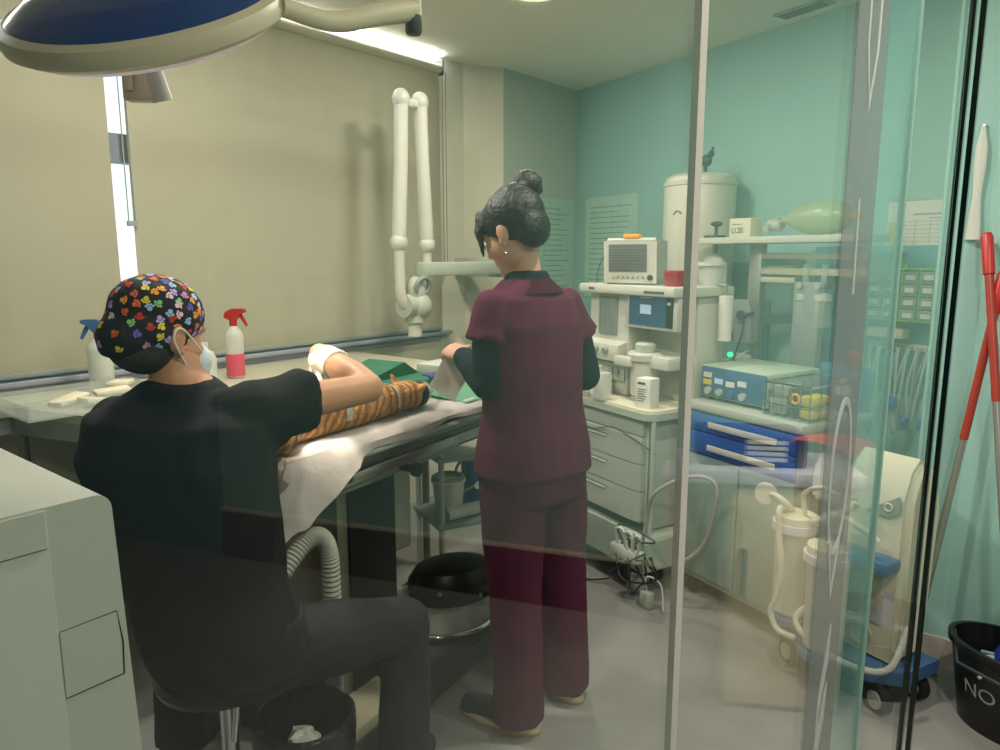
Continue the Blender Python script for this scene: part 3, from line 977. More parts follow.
def onbody(x0, x1, a0, a1, off, nx=10, na=10, wob=0.0):
    """patch wrapped on the cat trunk between stations x0..x1 and angles a0..a1 (0 = near side, 90 = top)"""
    g = []
    for i in range(nx + 1):
        x = x0 + (x1 - x0) * i / nx
        for (p, q) in zip(sp_, sp_[1:]):
            if p[0] <= x <= q[0]:
                k = (x - p[0]) / (q[0] - p[0])
                cy, cz, cr = [p[j] + (q[j] - p[j]) * k for j in (1, 2, 3)]
        row = []
        for j in range(na + 1):
            a = math.radians(a0 + (a1 - a0) * j / na)
            r = cr * 0.98 + off + wob * noise.noise(Vector((i * .6, j * .6, 4)))
            row.append(TB(x, cy - r * math.cos(a), mat0 + cz * 0.98 + r * math.sin(a)))
        g.append(row)
    return g


m = M(); m.sheet(onbody(0.02, 0.17, 25, 140, 0.001), 0.001); obj('shaved_patch', m, 'shaved', cat, world=True, label='shaved grey pink skin')
m = M(); m.sheet(onbody(0.05, 0.11, 50, 85, 0.003, 6, 6, 0.004), 0.002); obj('incision', m, 'wound', cat, world=True, label='red open incision')
m = M(); m.tube([TB(0.566, 0.044, mat0 + 0.074), TB(0.575, 0.031, mat0 + 0.085)], [0.013, 0.002], n=8, flat=0.3); obj('inner_ear', m, 'catpink', cat, world=True)
for i, (xx, lb, wd) in enumerate(((0.205, 'white tie strap round the belly of the cat', 0.022), (0.435, 'white tie strap round the neck of the cat', 0.010))):
    m = M(); m.sheet(onbody(xx, xx + wd, -20, 130, 0.004, 3, 14, 0.002), 0.0015)
    tag(obj('tie_strap', m, 'paper', world=True), lb, 'strap', 'straps on the cat')
m = M(); m.sheet(onbody(0.04, 0.20, 105, 185, 0.007, 8, 6, 0.006), 0.002)
tag(obj('gauze_swab', m, 'paper', world=True), 'white gauze swab beside the opening in the cat', 'gauze')
m = M(); m.sheet(onbody(-0.05, 0.04, -30, 75, 0.006, 8, 8, 0.008), 0.002)
tag(obj('gauze_swab', m, 'paper', world=True), 'brightly lit gauze swab laid over the hip of the cat', 'gauze')
m = M(); m.sheet([[TB(0.34 + 0.14 * i / 8, 0.13 + 0.16 * j / 6, mat0 + 0.085 - 0.05 * j / 6 + 0.03 * math.sin(i * .9) * math.exp(-((i - 5) ** 2) / 9) + 0.008 * noise.noise(Vector((i * .6, j * .7, 9)))) for j in range(7)] for i in range(9)], 0.002)
tag(obj('crumpled_cloth', m, 'paper', world=True), 'crumpled white cloth over the shoulders of the cat', 'cloth')
# anaesthetic mask on muzzle
t = thing('anaesthetic_mask', 'black cup shaped anaesthetic mask over the muzzle of the cat', 'mask', TB(0.600, 0.09, mat0 + 0.045), A_TB)
m = M(); m.lathe([(0.036, -0.018), (0.042, -0.016), (0.043, 0.004), (0.038, 0.012), (0.034, 0.004), (0.033, -0.014)], ax=(1, 0, 0)); obj('rubber_rim', m, 'rubber', t)
m = M(); m.lathe([(0.037, 0.010), (0.036, 0.030), (0.018, 0.050), (0.012, 0.052), (0.012, 0.07), (0.008, 0.07), (0.008, 0.05), (0.030, 0.028), (0.033, 0.010)], ax=(1, 0, 0)); obj('cone', m, 'clear', t)
tp = [(0.068, 0, 0), (0.13, 0.03, 0.01), (0.22, 0.06, -0.012), (0.34, 0.07, -0.012)]
m = M(); m.tube(catmull(tp), 0.009, n=8); obj('gas_tube', m, 'mint', t)

# ------------------------------------------------------------------ people helpers


def frame3(fwd, up=(0, 0, 1)):
    f = Vector(fwd).normalized()
    r = f.cross(Vector(up)).normalized()
    u = r.cross(f)
    return Matrix((r, f, u)).transposed()      # columns right, forward, up


def head(m, c, R, s=1.0, ears=True):
    c = Vector(c)

    def E(p, r):
        m.ell(c + R @ (Vector(p) * s), tuple(x * s for x in r), R)
    E((0, -0.012, 0.030), (0.074, 0.094, 0.082))
    E((0, 0.028, -0.030), (0.060, 0.066, 0.078))
    E((0, 0.058, -0.092), (0.032, 0.034, 0.026))
    E((0, 0.072, 0.022), (0.050, 0.022, 0.018))
    E((0, 0.096, -0.028), (0.014, 0.020, 0.012))
    E((0, 0.088, -0.008), (0.009, 0.016, 0.022))
    E((0.036, 0.066, -0.032), (0.022, 0.020, 0.022)); E((-0.036, 0.066, -0.032), (0.022, 0.020, 0.022))
    E((0, 0.084, -0.060), (0.022, 0.012, 0.006)); E((0, 0.082, -0.069), (0.019, 0.012, 0.006))
    if ears:
        for q in (-1, 1):
            E((q * 0.077, -0.008, -0.012), (0.010, 0.020, 0.032))
            E((q * 0.080, 0.002, -0.038), (0.008, 0.010, 0.010))


def hand(m, wrist, d, palm, side, curl=0.6, s=1.0, fat=1.0):
    """wrist point, finger direction, palm normal (side the fingers curl to), side = thumb side"""
    w_ = Vector(wrist); d = Vector(d).normalized(); n = Vector(palm)
    n = (n - d * n.dot(d)).normalized(); t = Vector(side)
    t = (t - d * t.dot(d) - n * t.dot(n)).normalized()
    m.tube([w_ - d * 0.01, w_ + d * 0.03 * s, w_ + d * 0.085 * s], [0.026 * s * fat, 0.036 * s * fat, 0.040 * s * fat], n=14, flat=0.45, up=n)
    for i, (o_, L) in enumerate(((0.030, 0.070), (0.010, 0.078), (-0.011, 0.073), (-0.031, 0.058))):
        p = w_ + d * 0.080 * s + t * o_ * s
        pts = [p - d * 0.015 * s]
        a = 0.12
        for k, q in enumerate((0.45, 0.32, 0.23)):
            a += curl * (0.55 + 0.1 * i)
            p = p + (d * math.cos(a) + n * math.sin(a)) * L * q * s
            pts.append(p)
        m.limb(pts, [0.0095 * s * fat, 0.0092 * s * fat, 0.0085 * s * fat, 0.0072 * s * fat], n=9)
    p = w_ + d * 0.022 * s + t * 0.026 * s
    m.limb([p, p + (t * 0.7 + d * 0.7 + n * 0.25) * 0.032 * s, p + (t * 0.75 + d * 1.5 + n * 0.7) * 0.036 * s, p + (t * 0.6 + d * 2.2 + n * 1.2) * 0.036 * s],
           [0.014 * s * fat, 0.012 * s * fat, 0.010 * s * fat, 0.008 * s * fat], n=9)


def torso(m, rings_, r, f, n=26, p=2.3):
    r = Vector(r).normalized(); f = Vector(f).normalized()
    rs = []
    for (cx, cy, z, a, b) in rings_:
        row = []
        for k in range(n):
            th = 2 * PI * k / n
            c, s = math.cos(th), math.sin(th)
            row.append(Vector((cx, cy, z)) + r * a * math.copysign(abs(c) ** (2 / p), c) + f * b * math.copysign(abs(s) ** (2 / p), s))
        rs.append(row)
    m.rings(rs)


def place(o, base):
    o.data.transform(Matrix.Translation(-Vector(base)))
    o.location = base


# ------------------------------------------------------------------ seated person
base = Vector((-0.62, 1.50, 0.0))
mr, mf = Vector((0.97, -0.24, 0)), Vector((0.24, 0.97, 0))
hc = Vector((-0.718, 1.520, 1.288))
HR = frame3((0.50, 0.78, -0.22))
rsh, rel, rwr = Vector((-0.525, 1.475, 1.125)), Vector((-0.312, 1.690, 1.138)), Vector((-0.462, 1.835, 1.200))
lsh, lel, lwr = Vector((-0.850, 1.550, 1.080)), Vector((-0.890, 1.780, 0.985)), Vector((-0.66, 1.930, 1.060))
rhip, rkn, ran = Vector((-0.545, 1.530, 0.555)), Vector((-0.248, 1.735, 0.510)), Vector((-0.258, 1.755, 0.075))
lhip, lkn, lan = Vector((-0.720, 1.550, 0.555)), Vector((-0.900, 1.870, 0.510)), Vector((-0.915, 1.880, 0.075))
trs = [(-0.60, 1.52, 0.515, 0.150, 0.115), (-0.615, 1.51, 0.60, 0.155, 0.115), (-0.645, 1.49, 0.75, 0.148, 0.105), (-0.665, 1.475, 0.90, 0.165, 0.110),
       (-0.680, 1.475, 1.03, 0.180, 0.115), (-0.680, 1.495, 1.11, 0.175, 0.095), (-0.678, 1.51, 1.165, 0.10, 0.060), (-0.680, 1.515, 1.20, 0.052, 0.050)]


def leg(m, hip, kn, an, k=1.0, foot=None):
    m.limb([hip, hip.lerp(kn, 0.5), kn], [0.088 * k, 0.078 * k, 0.060 * k])
    m.limb([kn, kn.lerp(an, 0.35), an.lerp(kn, 0.08)], [0.060 * k, 0.058 * k, 0.040 * k])
    if foot is not None:
        m.limb([an, an + Vector((0, 0, -0.035)), an + foot * 0.09 + Vector((0, 0, -0.042)), an + foot * 0.15 + Vector((0, 0, -0.050))], [0.038, 0.034, 0.028, 0.022])


m = M()
torso(m, trs, mr, mf)
m.limb([Vector((-0.680, 1.515, 1.17)), Vector((-0.694, 1.525, 1.23)), hc + Vector((0, 0, -0.02))], [0.055, 0.052, 0.052])
head(m, hc, HR, 0.97)
for a, b, c in ((rsh, rel, rwr), (lsh, lel, lwr)):
    m.limb([a, a.lerp(b, 0.5), b], [0.046, 0.042, 0.035])
    m.limb([b, b.lerp(c, 0.3), c], [0.036, 0.040, 0.028])
hd_r = (Vector((-0.50, 1.90, 1.02)) - rwr).normalized(); hd_l = (Vector((-0.52, 1.92, 1.02)) - lwr).normalized()
hand(m, rwr, hd_r, (-0.4, 0.2, -0.9), (-0.8, -0.6, 0.0), 0.45)
hand(m, lwr, hd_l, (0.2, 0.1, -1), (0.3, 0.9, 0.1), 0.5)
leg(m, rhip, rkn, ran, 0.86, mf); leg(m, lhip, lkn, lan, 0.86, mf)
man = obj('person', None, 'skin', mesh=blob(m, 0.0065, 3))
place(man, base)
tag(man, 'seated person in charcoal scrubs and patterned cap operating on the cat', 'person')


def kid(name, me, mt, par, label=None):
    me.transform(Matrix.Translation(-par.location))
    return obj(name, None, mt, par, mesh=me, label=label)


# scrub top
m = M()
torso(m, [(cx, cy, z, a * 1.10 + 0.010, b * 1.16 + 0.010) for cx, cy, z, a, b in [(-0.60, 1.52, 0.545, 0.158, 0.120)] + trs[1:6]] + [(-0.679, 1.508, 1.155, 0.115, 0.076), (-0.682, 1.515, 1.185, 0.066, 0.062)], mr, mf)
for a, b in ((rsh, rel), (lsh, lel)):
    m.limb([a + Vector((-0.03 if a is rsh else 0.03, 0, -0.01)), a.lerp(b, 0.10)], [0.061, 0.064])
    m.tube([a.lerp(b, 0.02), a.lerp(b, 0.25), a.lerp(b, 0.46)], [0.060, 0.064, 0.069], n=18)
m.limb([rsh + Vector((-0.05, 0.0, -0.09)), rsh.lerp(rel, 0.15) + Vector((0, 0, -0.045))], [0.055, 0.040])
top_ = kid('scrub_top', blob(m, 0.0075, 4, disp=folds(0.010, 9, 5, 3.0)), 'blackcloth', man)
m = M()
leg(m, rhip, rkn, ran + Vector((0, 0, -0.01)), 1.10); leg(m, lhip, lkn, lan + Vector((0, 0, -0.01)), 1.10)
for k_, a_ in ((rkn, ran), (lkn, lan)):
    m.tube([k_.lerp(a_, 0.15), k_.lerp(a_, 0.6), a_ + Vector((0, 0, 0.0))], [0.064, 0.066, 0.068], n=18)
torso(m, [(-0.60, 1.525, 0.503, 0.150, 0.125), (-0.605, 1.52, 0.55, 0.172, 0.138), (-0.612, 1.51, 0.66, 0.168, 0.128)], mr, mf)
kid('trousers', blob(m, 0.0075, 4, disp=folds(0.006, 9, 7, 8.0)), 'trouser', man)
for an_ in (ran, lan):
    m = M()
    b0 = Vector((an_.x, an_.y, 0.0))
    m.limb([b0 - mf * 0.045 + Vector((0, 0, 0.040)), b0 + mf * 0.06 + Vector((0, 0, 0.038)), b0 + mf * 0.165 + Vector((0, 0, 0.034))], [0.039, 0.037, 0.033])
    kid('shoe', blob(m, 0.006, 3), 'rubber', man)
# gloves
for wr, dd, pn, sd, sgn in ((rwr, hd_r, (-0.4, 0.2, -0.9), (-0.8, -0.6, 0.0), 0.45), (lwr, hd_l, (0.2, 0.1, -1), (0.3, 0.9, 0.1), 0.5)):
    m = M(); hand(m, wr, dd, pn, sd, sgn, 1.03, 1.16)
    el_ = rel if wr is rwr else lel
    m.tube([wr.lerp(el_, 0.34), wr.lerp(el_, 0.15), wr + dd * 0.02], [0.040, 0.036, 0.034], n=16)
    m.torus(wr.lerp(el_, 0.34), 0.038, 0.004, ax=(el_ - wr))
    kid('glove', blob(m, 0.005, 2), 'glove', man)
# cropped hair at the nape, cap, mask
m = M()
m.ell(hc + HR @ Vector((0, -0.034, -0.032)), (0.069, 0.072, 0.060), HR)
kid('hair', blob(m, 0.006, 2, disp=folds(0.0015, 120, 120, 1, False)), 'greyhair', man)
m = M()
CR = (0.080, 0.098, 0.078)
cc_ = hc + HR @ Vector((0, -0.014, 0.040))
m.ell(cc_, CR, HR, n=28, m=20)
m.ell(hc + HR @ Vector((0, -0.030, 0.000)), (0.080, 0.086, 0.060), HR)
m.ell(hc + HR @ Vector((0, -0.072, -0.020)), (0.062, 0.055, 0.050), HR)
m.ell(hc + HR @ Vector((-0.010, -0.100, -0.040)), (0.030, 0.018, 0.024), HR)
cm_ = blob(m, 0.006, 3, disp=folds(0.0035, 26, 18, 5.0))
capo = kid('surgical_cap', cm_, 'black', man)
MT['cap_black'] = mat('cap_cloth', '#1c1a22', 0.85, var=0.1, scale=30, bump=0.15, bscale=60)
cm_.materials.clear()
cm_.materials.append(MT['cap_black'])
pal = ['#f0a030', '#b7a8ea', '#e06a3a', '#e7d23c', '#86c47a', '#d796c8', '#6f62c0', '#f2c6d8', '#9fc3ea', '#c23a30']
for i, c_ in enumerate(pal):
    cm_.materials.append(mat('cap_print', c_, 0.85, var=0.05))
# paw print pattern printed on the cloth (part of the cap's own mesh)
bm = bmesh.new(); bm.from_mesh(cm_)
from mathutils.bvhtree import BVHTree
bvh = BVHTree.FromBMesh(bm)
rnd = random.Random(11)
cl = cc_ - man.location
pts_ = []
for i in range(190):
    z_ = 1 - 2 * (i + 0.5) / 190
    th = i * 2.399963 + 0.15 * rnd.random()
    pts_.append(Vector((math.sqrt(1 - z_ * z_) * math.cos(th), math.sqrt(1 - z_ * z_) * math.sin(th), z_)))


def dot(cpos, nrm, rad, mi):
    tx = nrm.orthogonal().normalized(); ty = nrm.cross(tx)
    vs = []
    for k in range(8):
        a = 2 * PI * k / 8
        q = cpos + (tx * math.cos(a) + ty * math.sin(a)) * rad
        hit = bvh.ray_cast(q + nrm * 0.02, -nrm, 0.05)
        q = hit[0] + hit[1] * 0.0007 if hit[0] is not None else q
        vs.append(bm.verts.new(q))
    fc = bm.faces.new(vs); fc.material_index = mi; fc.smooth = True


for i, d_ in enumerate(pts_):
    h_ = bvh.ray_cast(cl + d_ * 0.25, -d_, 0.3)
    if h_[0] is None:
        continue
    lz = (HR.transposed() @ (h_[0] - cl)).z
    if lz < -0.10:
        continue
    mi = 1 + rnd.randrange(10)
    n_ = h_[1]
    tx = n_.orthogonal().normalized(); ty = n_.cross(tx)
    a0 = rnd.random() * 6.28
    dot(h_[0], n_, 0.0052, mi)
    for k in range(4):
        a = a0 + (k - 1.5) * 0.62
        q = h_[0] + (tx * math.cos(a) + ty * math.sin(a)) * 0.0082
        dot(q, n_, 0.0027, mi)
bm.to_mesh(cm_); bm.free()
m = M()
m.ell(hc + HR @ Vector((0, 0.070, -0.055)), (0.062, 0.048, 0.052), HR)
kid('face_mask', blob(m, 0.006, 3, disp=folds(0.002, 20, 60, 2)), 'mask', man)
m = M()
for q in (-1, 1):
    A = hc + HR @ Vector((q * 0.062, 0.062, -0.030)); B = hc + HR @ Vector((q * 0.088, -0.010, 0.012)); Cq = hc + HR @ Vector((q * 0.090, -0.024, -0.016)); D = hc + HR @ Vector((q * 0.058, 0.055, -0.088))
    m = M(); m.tube(catmull([A, B, Cq, D], 6), 0.0022, n=6); obj('mask_strap', m, 'paper', man, world=True)

# stool
t = thing('stool', 'round black stool on a chrome column under the seated person', 'stool', (-0.655, 1.585, 0), 0.0)
m = M(); m.lathe([(0, 0.455), (0.135, 0.455), (0.152, 0.464), (0.158, 0.480), (0.150, 0.496), (0.125, 0.503), (0, 0.505)], n=36); obj('seat', m, 'black', t)
m = M(); m.cyl((0, 0, 0.09), (0, 0, 0.455), 0.020, n=18); m.cyl((0.018, -0.018, 0.30), (0.04, -0.03, 0.454), 0.008); obj('column', m, 'chrome', t)
m = M(); m.lathe([(0, 0.06), (0.05, 0.062), (0.045, 0.10), (0.028, 0.15), (0, 0.15)], n=24); obj('hub', m, 'black', t)
for k in range(5):
    a = math.radians(31 + 36 + 72 * k)
    d_ = Vector((math.cos(a), math.sin(a), 0))
    m = M(); m.tube([d_ * 0.03 + Vector((0, 0, 0.085)), d_ * 0.20 + Vector((0, 0, 0.065))], [0.018, 0.012], n=8); obj('leg', m, 'black', t)
    m = M(); m.cyl(d_ * 0.20 + Vector((-d_.y * .012, d_.x * .012, 0.026)), d_ * 0.20 + Vector((d_.y * .012, -d_.x * .012, 0.026)), 0.026, n=16); obj('caster', m, 'rubber', t)

# bin
t = thing('waste_bin', 'black bag lined waste bin under the thigh of the seated person', 'bin', (-0.500, 1.680, 0), 0)
m = M(); m.lathe([(0, 0.0), (0.095, 0.0), (0.118, 0.27), (0.124, 0.275), (0.122, 0.285), (0.112, 0.275), (0.09, 0.01), (0, 0.008)], n=32); obj('bucket', m, 'dkgrey', t)
m = M(); g = []
for j, (r_, z_) in enumerate(((0.128, 0.20), (0.131, 0.25), (0.128, 0.288), (0.118, 0.296), (0.108, 0.285), (0.10, 0.22), (0.085, 0.15), (0.03, 0.14))):
    g.append([Vector(((r_ + 0.006 * noise.noise(Vector((math.cos(k * .209) * 3, math.sin(k * .209) * 3, j * .6)))) * math.cos(k * 2 * PI / 30), (r_ + 0.006 * noise.noise(Vector((math.cos(k * .209) * 3, math.sin(k * .209) * 3, j * .6 + 9)))) * math.sin(k * 2 * PI / 30), z_ + 0.006 * noise.noise(Vector((k * .7, j, 0))))) for k in range(30)])
m.rings(g, cap=False); obj('bin_liner', m, 'bag', t)
m = M(); rnd = random.Random(3)
m.ell((0, 0, 0), (0.036, 0.03, 0.022), n=14, m=9)
for v in m.bm.verts:
    v.co += v.co.normalized() * rnd.uniform(-0.008, 0.012)
tag(obj('crumpled_tissue', m, 'paper', None, (-0.512, 1.700, 0.212)), 'crumpled white tissue in the black waste bin', 'tissue')

# ------------------------------------------------------------------ standing person
base = Vector((0.10, 2.10, 0))
wr_, wf = Vector((0.80, 0.60, 0)), Vector((-0.60, 0.80, 0))
hc = Vector((0.036, 2.110, 1.515))
HR = frame3((-0.74, 0.48, -0.46))
lsh, lel, lwr = Vector((-0.030, 2.02, 1.315)), Vector((-0.030, 2.015, 1.090)), Vector((-0.118, 2.195, 1.145))
rsh, rel, rwr = Vector((0.205, 2.20, 1.315)), Vector((0.268, 2.255, 1.075)), Vector((0.080, 2.45, 1.110))
lhip, lkn, lan = Vector((0.035, 2.055, 0.83)), Vector((0.045, 2.045, 0.45)), Vector((0.055, 2.035, 0.075))
rhip, rkn, ran = Vector((0.165, 2.150, 0.83)), Vector((0.195, 2.185, 0.45)), Vector((0.215, 2.205, 0.075))
trs = [(0.10, 2.10, 0.80, 0.150, 0.110), (0.10, 2.10, 0.92, 0.145, 0.105), (0.098, 2.10, 1.04, 0.128, 0.092), (0.092, 2.105, 1.16, 0.140, 0.098),
       (0.088, 2.108, 1.26, 0.148, 0.095), (0.086, 2.112, 1.325, 0.130, 0.075), (0.080, 2.115, 1.372, 0.075, 0.052), (0.075, 2.118, 1.40, 0.046, 0.045)]
f1, f2 = Vector((-0.90, 0.43, 0)), Vector((-0.72, 0.69, 0))
m = M()
torso(m, trs, wr_, wf)
m.limb([Vector((0.076, 2.118, 1.38)), Vector((0.066, 2.120, 1.45)), hc + HR @ Vector((0, -0.01, -0.01))], [0.048, 0.045, 0.050])
head(m, hc, HR, 0.96)
for a, b, c in ((rsh, rel, rwr), (lsh, lel, lwr)):
    m.limb([a, a.lerp(b, 0.5), b], [0.036, 0.036, 0.033])
    m.limb([b, b.lerp(c, 0.3), c], [0.034, 0.036, 0.024])
hd_l = Vector((-0.30, 0.55, 0.10)).normalized(); hd_r = Vector((-0.6, 0.6, -0.2)).normalized()
hand(m, lwr, hd_l, (0.3, 0.3, -0.9), (0.2, 0.3, 0.9), 0.75, 0.95)
hand(m, rwr, hd_r, (-0.2, 0, -0.9), (-0.6, -0.5, 0.3), 0.4, 0.95)
leg(m, rhip, rkn, ran, 0.86, f2); leg(m, lhip, lkn, lan, 0.86, f1)
wom = obj('person', None, 'skin2', mesh=blob(m, 0.0062, 3))
place(wom, base)
tag(wom, 'standing person in burgundy scrubs with a dark hair bun holding a white packet', 'person')
# undershirt sleeves and collar
m = M()
for a, b, c in ((rsh, rel, rwr), (lsh, lel, lwr)):
    m.limb([a.lerp(b, 0.38), a.lerp(b, 0.6), b], [0.046, 0.050, 0.049])
    m.limb([b, b.lerp(c, 0.3), b.lerp(c, 0.90)], [0.049, 0.047, 0.034])
m.limb([lsh.lerp(lel, 0.4), Vector((0.09, 2.11, 1.20)), rsh.lerp(rel, 0.4)], [0.04, 0.06, 0.04])
torso(m, [(cx, cy, z, a - 0.006, b) for cx, cy, z, a, b in trs[3:6]] + [(0.081, 2.116, 1.375, 0.074, 0.058), (0.077, 2.118, 1.405, 0.056, 0.054)], wr_, wf)
kid('undershirt', blob(m, 0.007, 3, disp=folds(0.003, 18, 14, 4.0)), 'darkteal', wom)
m = M()
torso(m, [(0.10, 2.10, 0.815, 0.186, 0.142), (0.10, 2.10, 0.90, 0.176, 0.136), (0.098, 2.10, 1.02, 0.154, 0.118), (0.092, 2.105, 1.15, 0.162, 0.120),
          (0.088, 2.108, 1.25, 0.168, 0.116), (0.086, 2.112, 1.325, 0.146, 0.094), (0.081, 2.113, 1.366, 0.088, 0.068), (0.078, 2.116, 1.380, 0.068, 0.060)], wr_, wf)
for a, b in ((rsh, rel), (lsh, lel)):
    a2 = a + wr_ * (-0.008 if a is rsh else 0.008) + Vector((0, 0, -0.012))
    m.limb([a2, a2.lerp(b, 0.25)], [0.054, 0.058])
    m.tube([a2.lerp(b, 0.05), a2.lerp(b, 0.25), a.lerp(b, 0.46)], [0.056, 0.060, 0.068], n=18)
kid('scrub_top', blob(m, 0.0072, 3, disp=folds(0.005, 8, 5, 1.0)), 'burgundy', wom)
m = M()
g = [[Vector((0.081, 2.116, 1.372)) + (wr_ * math.cos(a) * (0.070 + 0.02 * k) + (-wf) * abs(math.sin(a)) * (0.062 + 0.02 * k)) + Vector((0, 0, 0.012 - 0.02 * k)) for k in range(3)] for a in [0.0 + PI * i / 12 for i in range(13)]]
m.sheet(g, 0.004); obj('collar', m, 'burgundy', wom, world=True)
m = M()
for h_, k_, a_ in ((lhip, lkn, lan), (rhip, rkn, ran)):
    m.limb([h_, h_.lerp(k_, 0.5), k_], [0.098, 0.094, 0.080])
    m.tube([k_ + Vector((0, 0, 0.1)), k_, a_ + Vector((0, 0, 0.12)), a_ + Vector((0, 0, -0.035))], [0.080, 0.078, 0.076, 0.080], n=20)
torso(m, [(0.10, 2.10, 0.74, 0.160, 0.125), (0.10, 2.10, 0.84, 0.172, 0.132), (0.10, 2.10, 0.95, 0.158, 0.118)], wr_, wf)
kid('trousers', blob(m, 0.0075, 4, disp=folds(0.0055, 9, 6, 6.0)), 'burgundy', wom)
for an_, ff in ((lan, f1), (ran, f2)):
    b0 = Vector((an_.x, an_.y, 0)); sd = Vector((-ff.y, ff.x, 0))
    m = M()
    m.limb([b0 - ff * 0.035 + Vector((0, 0, 0.048)), b0 + ff * 0.06 + Vector((0, 0, 0.045)), b0 + ff * 0.165 + Vector((0, 0, 0.036))], [0.040, 0.039, 0.033])
    m.ell(b0 - ff * 0.04 + Vector((0, 0, 0.06)), 0.036)
    sh = kid('shoe', blob(m, 0.0055, 3), 'shoe', wom)
    m = M(); pl = []
    for k in range(28):
        a = 2 * PI * k / 28
        L = 0.062 + ff.length * 0
        pl.append((math.cos(a) * 0.138 + 0.062, math.sin(a) * (0.045 - 0.006 * math.cos(a - 0.3))))
    ring_ = lambda z, k: [b0 + ff * (x * k + 0.062 * (1 - k)) + sd * y * k + Vector((0, 0, z)) for x, y in pl]
    m.rings([ring_(0.0005, 0.97), ring_(0.010, 1.0), ring_(0.026, 0.985)])
    so_ = obj('sole', m, 'sole', sh, world=True)
    m = M(); m.rings([ring_(0.0, 0.985), ring_(0.004, 1.012), ring_(0.011, 1.012)]); obj('sole_band', m, 'solegum', so_, world=True)
# hair with bun
m = M()


def HE(p, r):
    m.ell(hc + HR @ Vector(p), r, HR)


HE((0, -0.022, 0.036), (0.082, 0.096, 0.084))
HE((0, -0.060, -0.010), (0.066, 0.052, 0.066))
HE((0, -0.040, 0.090), (0.055, 0.055, 0.034))
for q in (-1, 1):
    m.limb([hc + HR @ Vector((q * 0.035, 0.055, 0.080)), hc + HR @ Vector((q * 0.058, 0.070, 0.035)), hc + HR @ Vector((q * 0.060, 0.078, -0.010)), hc + HR @ Vector((q * 0.054, 0.088, -0.034))], [0.016, 0.012, 0.008, 0.004], n=10)
m.limb([hc + HR @ Vector((0.0, 0.070, 0.080)), hc + HR @ Vector((-0.025, 0.086, 0.045)), hc + HR @ Vector((-0.040, 0.090, 0.012))], [0.018, 0.012, 0.006], n=10)
hair = kid('hair', blob(m, 0.006, 3, disp=folds(0.0028, 55, 25, 3)), 'hair', wom)
m = M()
bc = Vector((0.078, 2.135, 1.655))
m.ell(bc, (0.038, 0.036, 0.036))
for i in range(5):
    a = i * 1.3
    m.torus(bc + Vector((0.008 * math.cos(a), 0.008 * math.sin(a), 0.004 * i - 0.008)), 0.027, 0.013, ax=(math.cos(a) * .5, math.sin(a) * .5, 1))
m.limb([bc, hc + HR @ Vector((0, -0.06, 0.09))], [0.028, 0.034])
kid('hair_bun', blob(m, 0.005, 2, disp=folds(0.003, 60, 60, 5)), 'hair', wom)
for q in (-1, 1):
    m = M(); m.torus(hc + HR @ Vector((q * 0.082, -0.004, -0.058)), 0.009, 0.0015, ax=HR @ Vector((1, 0, 0))); obj('earring', m, 'chrome', wom, world=True)
    m = M(); m.ell(hc + HR @ Vector((q * 0.030, 0.082, -0.002)), 0.011); obj('eye', m, 'paper', wom, world=True)
# packet in hand
P = lwr + hd_l * 0.085 + Vector((-0.01, 0, -0.02))
c4 = [Vector((-0.132, 2.27, 1.205)), Vector((-0.078, 2.27, 1.100)), Vector((-0.145, 2.20, 1.000)), Vector((-0.222, 2.20, 1.050))]
m = M(); g = []
for i in range(8):
    a = c4[0].lerp(c4[3], i / 7); b = c4[1].lerp(c4[2], i / 7)
    g.append([a.lerp(b, j / 6) + Vector((0.002 * math.sin(i * 1.3 + j), 0.005 * math.sin(i * .9) * math.cos(j * .8), 0)) for j in range(7)])
m.sheet(g, 0.0015)
tpk = obj('paper_packet', m, 'paper', world=True)
tag(tpk, 'white peel packet held in the hand of the standing person', 'packet')
m = M(); m.torus(c4[0].lerp(c4[2], 0.42) + Vector((0.018, -0.012, 0.01)), 0.014, 0.0022, ax=(0.3, -1, 0.1)); obj('coil_print', m, 'sill', tpk, world=True)

# ------------------------------------------------------------------ anaesthesia machine
t = thing('anaesthesia_machine', 'white anaesthesia machine with drawers and blue screen, on casters', 'medical machine', (0.60, 2.95, 0), A_T)
m = M(); m.box(-0.62, 0.015, 0.02, 0.45, 0.275, 0.765, 0.012); obj('cart_body', m, 'offwhite', t)
m = M()
m.prism([(-0.66, 0.11), (-0.66, 0.24), (-0.62, 0.27), (0.0, 0.27), (0.055, 0.24), (0.055, 0.11)], -0.025, 0.47); obj('base', m, 'offwhite', t)
m = M(); m.box(-0.61, 0.0, 0.03, 0.44, 0.085, 0.1095); m.box(-0.62, 0.005, 0.012, 0.0195, 0.275, 0.31); obj('plinth', m, 'dkgrey', t)
pts = [(-0.64, 0.45), (-0.64, 0.0), (-0.60, -0.02), (-0.02, -0.02)] + [(0.0 + 0.06 * math.sin(a), 0.045 - 0.065 * math.cos(a)) for a in [PI / 2 * i / 6 for i in range(7)]] + [(0.06, 0.45)]
m = M(); m.prism(pts, 0.770, 0.800, 'xy'); obj('work_surface', m, 'offwhite', t)
m = M(); m.prism([(x * 0.965 - 0.008, y * 0.95 + 0.01) for x, y in pts], 0.8005, 0.810, 'xy'); obj('work_mat', m, 'card', t)
